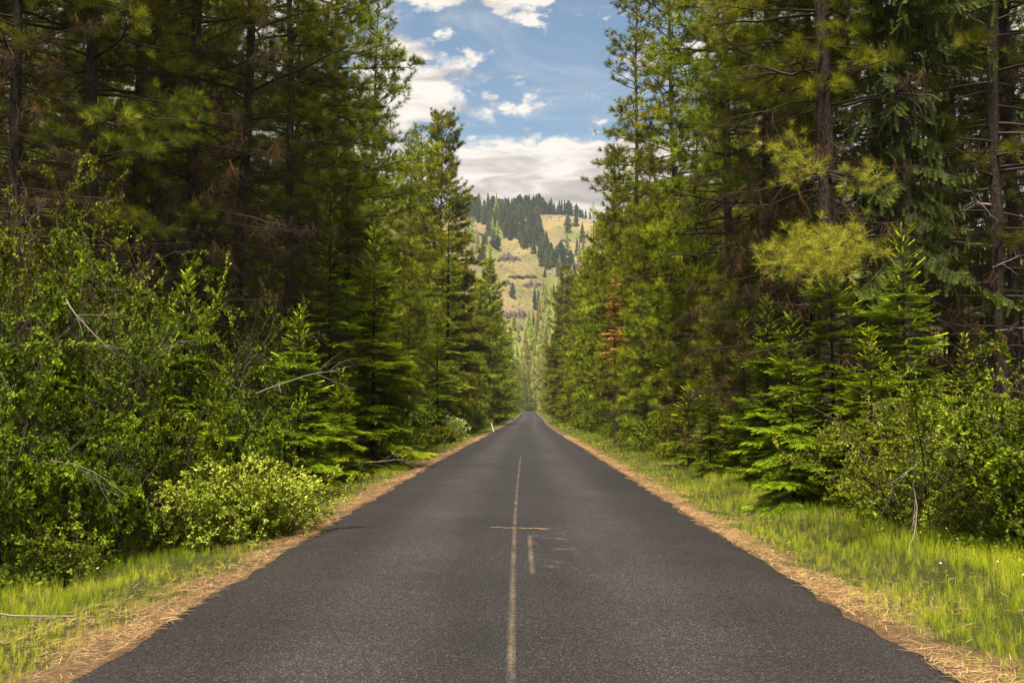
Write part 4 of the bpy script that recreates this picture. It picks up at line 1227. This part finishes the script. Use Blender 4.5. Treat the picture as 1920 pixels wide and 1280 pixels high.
for j in range(22):
    x = rh.uniform(-6, 26); y = rh.uniform(588, 612)
    if abs(x - float(road_x(y))) < 3.6: continue
    put_hill(0, 0, rh.uniform(4, 13) * FPX / y, 'low green conifer closing the bend at the far end of the road', 'low conifers at the far bend', VT, 24., rh, name='valley_conifer', pt=(x, y, float(ground_z(x, y))), sxy=1.5)
# flanks of the hill, seen only from the side
for j in range(60):
    x = rh.uniform(60, 260) * (1 if j % 2 else -1); y = rh.uniform(640, 1050)
    put_hill(0, 0, rh.uniform(14, 22) * FPX / y, 'dark conifer scattered on the flank of the hill behind the roadside pines', 'conifers on the flanks of the hill', HT, rg=rh, pt=(x, y, float(ground_z(x, y))))


def rock(px, py, wpx, hpx, label, seed):
    p = on_hill(px, py)
    if p is None: return
    m = p[1] / FPX; W = wpx * m; Hh = hpx * m
    rg = np.random.default_rng(seed); nu, nv = max(12, int(wpx * .5)), 8
    u = np.linspace(-1, 1, nu); V = []
    lump = .5 + .5 * np.sin(u * (wpx * .08) + seed * 2.3)
    top = (1 - np.abs(u) ** 4) * (.45 + .45 * lump + .10 * rg.uniform(0, 1, nu)) * Hh
    dep = 1.5 + rg.uniform(0, 1.6, nu) * (1 - u ** 4)
    prof = [(-1.0, -.5), (-1.0, .0), (-1.06, .35), (-.92, .7), (-.8, 1.0), (-.2, 1.06), (.6, .9), (1.6, .3)]
    for i in range(nu):
        c = on_hill(px + u[i] * wpx / 2, py + 1.2 * math.sin(i * .9 + seed)) or p
        if abs(c[1] - p[1]) > 40: c = (p[0] + u[i] * W / 2, p[1], float(ground_z(p[0] + u[i] * W / 2, p[1])))
        for (a, b) in prof:
            V.append((c[0], c[1] + a * dep[i] * 1.4 + rg.normal(0, .25), c[2] + b * top[i] + rg.normal(0, .12)))
    o = link('rock_outcrop', make_mesh('rock_outcrop', np.array(V), grid_faces(nu, nv)[:, ::-1], [M_ROCK]))
    tag(o, label, 'rock outcrop', 'basalt ledges on the hill')

rock(955, 488, 46, 13, 'broad dark basalt outcrop on the shoulder of the spur', 1)
rock(980, 520, 56, 4, 'long thin basalt ledge across the tan slope', 2)
rock(948, 532, 20, 7, 'small basalt outcrop left of the wider one', 3)
rock(1002, 536, 42, 9, 'wide basalt ledge at the right of the tan slope', 4)
rock(966, 592, 44, 14, 'lowest columnar basalt cliff on the slope', 5)
rock(974, 618, 16, 8, 'little basalt knob below the columnar cliff', 6)
rock(895, 438, 34, 8, 'basalt ledge at the left of the hill beside the pines', 7)
rock(1060, 452, 22, 5, 'small rocky ledge on the right grassy shoulder', 8)
rock(1090, 500, 26, 8, 'basalt ledge at the right margin of the hill', 9)

# low scrub and stones dotted over the slope
sc2 = Acc(); n = 5200
x = rh.uniform(-75, 110, n); y = rh.uniform(640, 1085, n)
k_ = wob(x * .05, y * .05, 1.0) + rh.uniform(-.8, .8, n) > .25
x, y = x[k_], y[k_]
tv, tf, vt = tuft_tpl(10, .7, rh, .3, 1.5, .2)
P_ = np.stack([x, y, ground_z(x, y)], -1)
sc2.inst(tv, tf, P_, frames(np.tile([0, 0, 1.], (len(P_), 1)), None, rh), rh.uniform(.35, 1.5, len(P_)) ** 1.3, .4 + rh.normal(0, .25, len(P_)), 0, vt)
scr = link('hill_scrub', sc2.build('hill_scrub', [M_HILLY]))
tag(scr, 'low olive scrub dotted over the open hillside', 'scrub', kind='stuff')

# ------------------------------------------------------------------ white marker post
mp = Acc()
mp.segs([[0, 0, -.1]], [[0, 0, .8]], .05, .045, .8, 0, 6)
mp.segs([[0, 0, .8]], [[0, 0, .85]], .045, .012, .8, 0, 6)
px_, d_ = 926, 92
post = link('marker_post', mp.build('marker_post', [M_POST]), None, (at(px_, d_), d_, float(ground_z(at(px_, d_), d_))))
post.rotation_euler = (0, R(-16), 0)
tag(post, 'thin leaning white marker post in the grass left of the road', 'marker post')

# ------------------------------------------------------------------ fallen branches
def fallen(px, d, L, r, ang, label, z=.1, mat=M_TWIGG, dz=.15, seed=1, depth=2):
    rg = np.random.default_rng(seed); a = Acc()
    bare_branch(a, (0, 0, 0), (math.cos(ang), math.sin(ang), dz), L, r, rg, depth, .35, .5, 0, .14, nk=6)
    x = at(px, d)
    o = link('fallen_branch', a.build('fallen_branch', [mat]), None, (x, d, float(ground_z(x, d)) + z))
    return tag(o, label, 'branch')
fallen(1240, 31, 2.6, .035, -.6, 'dark fallen branch lying at the right grass edge below the small fir', .15, M_TWIG, .1, 3)
fallen(-30, 12.4, 1.9, .009, .1, 'pale bare branch arching out of the left thicket over the bushes', 1.45, M_TWIGG, .1, 5)
fallen(-20, 9.0, 1.3, .009, .35, 'thin pale stick poking into the grass at the lower left edge', .25, M_TWIGG, .1, 6)
fallen(150, 14.2, 1.5, .01, .2, 'thin grey stick lying on the grass behind the left verge', .18, M_TWIGG, .05, 8)
fallen(120, 13.4, 1.3, .011, -.9, 'pale crooked branch hanging in front of the left thicket', 3.6, M_TWIGG, -.9, 13)
fallen(480, 18.0, 1.6, .016, -.2, 'pale forked branch catching the light left of the small dark fir', 2.3, M_TWIGG, .3, 11)
fallen(640, 29, 2.4, .018, .4, 'pale bare branch rising from the bushes in front of the layered fir', .4, M_TWIGG, .35, 12)

# ------------------------------------------------------------------ grass, straw, ground plants
def blade_tpl(n, rng, spread=.16, lean=.45, w=.010):
    V = []; F = []; vt = []
    for i in range(n):
        a = rng.uniform(0, 6.28); r = spread * math.sqrt(rng.uniform(0, 1)); b = np.array([math.cos(a) * r, math.sin(a) * r, -.02])
        la = rng.uniform(0, 6.28); ln = rng.uniform(.1, lean); h = rng.uniform(.5, 1.1)
        dv = np.array([math.cos(la) * ln, math.sin(la) * ln, 0]); s = np.array([-math.sin(la + rng.uniform(-1, 1)), math.cos(la), 0]) * w / 2
        k = len(V); t = rng.normal(0, .1)
        for q, (f, ww) in enumerate(((0, 1), (.4, .9), (.75, .6), (1.0, 0))):
            c = b + dv * f * f * h + np.array([0, 0, h * (f - .22 * f * f * ln)])
            if q < 3: V += [c - s * ww, c + s * ww]; vt += [t - .1 + .25 * f] * 2
            else: V.append(c); vt.append(t + .2)
        F += [[k, k + 1, k + 3], [k, k + 3, k + 2], [k + 2, k + 3, k + 5], [k + 2, k + 5, k + 4], [k + 4, k + 5, k + 6]]
    return np.array(V), np.array(F), np.array(vt)


gr = Acc(); rg_ = np.random.default_rng(55)
gt = [blade_tpl(14, rg_) for _ in range(4)]
gtf = [blade_tpl(9, rg_, .3, .4, .035) for _ in range(3)]
def verge(side, d0, d1, n, o0, o1, tpls, h0, h1, bare=.35, er=None):
    y = d0 * (d1 / d0) ** rg_.uniform(0, 1, n)
    off = o0 + (o1 - o0) * rg_.uniform(0, 1, n) ** .9
    x = road_x(y) + side * (HW + off)
    patch = .5 + .5 * wob(x + 3 * side, y, 1.7)
    edge = sst(off, .08, .75 if side == -1 else .95) if er is None else sst(off, *er)
    keep = rg_.uniform(0, 1, n) < edge * (1 if bare == 0 else np.where(off < 2.6, np.clip(patch * 1.7 - .05, .3, 1), 1))
    x, y, off, patch = x[keep], y[keep], off[keep], patch[keep]
    P = np.stack([x, y, ground_z(x, y)], -1)
    up = np.zeros((len(P), 3)); up[:, 2] = 1
    D = up + rg_.normal(0, .10, up.shape)
    hh = np.interp(off, [.2, 1.4, 3, 6], [.3, .5, .8, 1.0]) * rg_.uniform(h0, h1, len(P))
    tint = .5 + .28 * (wob(x, y, 1.3)) + rg_.normal(0, .10, len(P)) - .12 * sst(off, 2.5, 5) + .22 * (1 - sst(off, .2, 1.6))
    which = rg_.integers(0, len(tpls), len(P)); Rm = frames(D, None, rg_)
    for k, (tv, tf, vt) in enumerate(tpls):
        m = which == k
        dry = m & (rg_.uniform(0, 1, len(P)) < .05 + .16 * (wob(x + 9, y, 1.1) > .25) * (off < 2.4)); m = m & ~dry
        gr.inst(tv, tf, P[m], Rm[m], hh[m], tint[m], 0, vt)
        gr.inst(tv, tf, P[dry], Rm[dry], hh[dry] * rg_.uniform(.6, 1.25, dry.sum()), tint[dry], 1, vt)
# templates are one unit tall
verge(-1, 6, 22, 10000, .05, 5.0, gt, .14, .34)
verge(1, 6, 26, 16500, .05, 6.0, gt, .16, .42)
verge(1, 6, 40, 2600, .0, .9, gt, .10, .30, .35, (-.2, .5))
verge(-1, 6, 40, 1500, .05, .9, gt, .08, .24, .35, (-.1, .6))
verge(-1, 20, 60, 3800, .2, 4.2, gt, .16, .42)
verge(1, 24, 60, 5200, .2, 4.8, gt, .16, .42)
verge(-1, 55, 620, 3600, .2, 4.0, gtf, .25, .5, 0)
verge(1, 55, 620, 3600, .3, 4.5, gtf, .25, .5, 0)
grass = link('grass', gr.build('grass', [M_GRASS, M_DRY]))
tag(grass, 'bright yellow green roadside grass on both verges', 'grass', kind='stuff')

sw = Acc(); n = 76000
y = 5.5 * (75 / 5.5) ** rg_.uniform(0, 1, n); side = np.where(rg_.uniform(0, 1, n) < .5, -1, 1)
off = rg_.uniform(-.12, 1, n) ** 1; off = -.10 + np.abs(rg_.normal(0, 1, n)) * (np.where(side < 0, .62, .32) + .24 * wob(y, side * 3., .9))
patch = wob(road_x(y) + side * 3 + off, y, 1.9) > -.1
off = np.where(rg_.uniform(0, 1, n) < .2, off * 2.6 + .5, off)
x = road_x(y) + side * (HW + off)
keep = (patch | (off < .3)) & (rg_.uniform(0, 1, n) < np.clip(.62 + .75 * wob(x * .0 + side * 7, y, 1.6), .12, 1))
x, y, side, off = x[keep], y[keep], side[keep], off[keep]
zz = np.where(off < 0.02, road_top(x, y) + .006, ground_z(x, y) + .02 + np.abs(rg_.normal(0, .012, len(x))))
an = rg_.normal(.0, .9, len(x)) + np.where(rg_.uniform(0, 1, len(x)) < .6, 0, 1.2)
D = np.stack([np.cos(an), np.sin(an), rg_.normal(.02, .1, len(x))], -1)
bw = .022
ST_V = np.array([[-bw / 2, 0, 0], [bw / 2, 0, 0], [-bw / 2, .05, .5], [bw / 2, .05, .5], [0, 0, 1.]])
ST_F = np.array([[0, 1, 3], [0, 3, 2], [2, 3, 4]])
sc_ = rg_.uniform(.06, .20, len(x)) * np.interp(y, [6, 30, 75], [.8, 1.3, 2.2])
sw.inst(ST_V, ST_F, np.stack([x, y, zz], -1), frames(D, np.array([0, 0, 1.]), rg_), sc_, rg_.uniform(.1, 1, len(x)), 0)
straw = link('pine_straw', sw.build('pine_straw', [M_STRAW]))
tag(straw, 'tan dry pine needles and straw lying along both road edges', 'pine straw', kind='stuff')

# leafy ground cover where grass turns into wood
gc = Acc(); n = 26000
y = 8 * (90 / 8.) ** rg_.uniform(0, 1, n); side = np.where(rg_.uniform(0, 1, n) < .5, -1, 1)
off = rg_.uniform(2.4, 9.5, n)
x = road_x(y) + side * (HW + off)
keep = wob(x, y, 1.1) > -.45
x, y, off = x[keep], y[keep], off[keep]
h = rg_.uniform(.04, .42, len(x)) * sst(off, 2.0, 3.6)
P = np.stack([x, y, ground_z(x, y) + h], -1)
D = rg_.normal(0, 1, P.shape); D[:, 2] = rg_.uniform(-.1, .5, len(P))
for k in range(3):
    Q = P + rg_.normal(0, .05, P.shape)
    Dk = D + rg_.normal(0, .5, P.shape)
    gc.inst(LEAF_V, LEAF_F, Q, frames(Dk, np.array([0, 0, 1.]), rg_), rg_.uniform(.05, .11, len(P)) * np.interp(y, [8, 40, 90], [.9, 1.3, 2.2]), .5 + rg_.normal(0, .14, len(P)), 0)
und = link('undergrowth', gc.build('undergrowth', [M_LEAF]))
tag(und, 'leafy green ground cover at the foot of the roadside trees', 'undergrowth', kind='stuff')

# daisies
fa = Acc()
for i in range(9):
    a = i * 2 * math.pi / 9
    c, s = math.cos(a), math.sin(a); c2, s2 = math.cos(a + .25), math.sin(a + .25)
    fa.raw([[0, 0, .0], [c * .9, s * .9, .05], [c2 * .9, s2 * .9, .05]], [[0, 1, 2]], .8, 0)
fme = fa.build('daisy_head', [M_WHITE])
sa = Acc(); sa.segs([[0, 0, 0]], [[0, 0, 1]], .012, .008, .4, 0, 3); sme = sa.build('daisy_stem', [M_LEAF])
for i in range(46):
    sd = 1 if i % 4 else -1
    y = float(6.9 * (45 / 6.9) ** rg_.uniform(0, 1)); x = float(road_x(y) + sd * (HW + rg_.uniform(1.2, 3.6)))
    if i < 12: y = float(rg_.uniform(9.3, 10.2)); x = float(rg_.uniform(4.4, 5.3))
    o = bpy.data.objects.new('daisy', None); COL.objects.link(o); hh = float(rg_.uniform(.22, .38))
    o.location = (x, y, float(ground_z(x, y)))
    c = link('stem', sme, o); c.scale = (.25, .25, hh)
    c = link('flower_head', fme, o, (0, 0, hh)); c.scale = (.016,) * 3; c.rotation_euler = (float(rg_.uniform(-.6, .6)), float(rg_.uniform(-.6, .6)), 0)
    tag(o, 'tiny white wildflower in the grass', 'wildflower', 'white wildflowers in the grass')

# ------------------------------------------------------------------ thin haze
USE_HAZE = True
if USE_HAZE:
    hm = bpy.data.materials.new('haze'); hm.use_nodes = True
    t = NT(hm.node_tree)
    vol = t.n('ShaderNodeVolumePrincipled', {'Color': (0.80, 0.86, 0.92, 1), 'Density': 0.00012, 'Anisotropy': 0.1})
    t.n('ShaderNodeOutputMaterial', {'Volume': vol.outputs[0]})
    bx = np.array([(a, b, c) for a in (-3100, 3100) for b in (-500, 3300) for c in (-8, 262)], float)
    hf = np.array([[0, 1, 3, 2], [4, 6, 7, 5], [0, 4, 5, 1], [2, 3, 7, 6], [0, 2, 6, 4], [1, 5, 7, 3]])
    hz_ = link('haze', make_mesh('haze', bx, hf, [hm]))
    tag(hz_, 'thin pale haze filling the valley air', 'haze', kind='stuff')
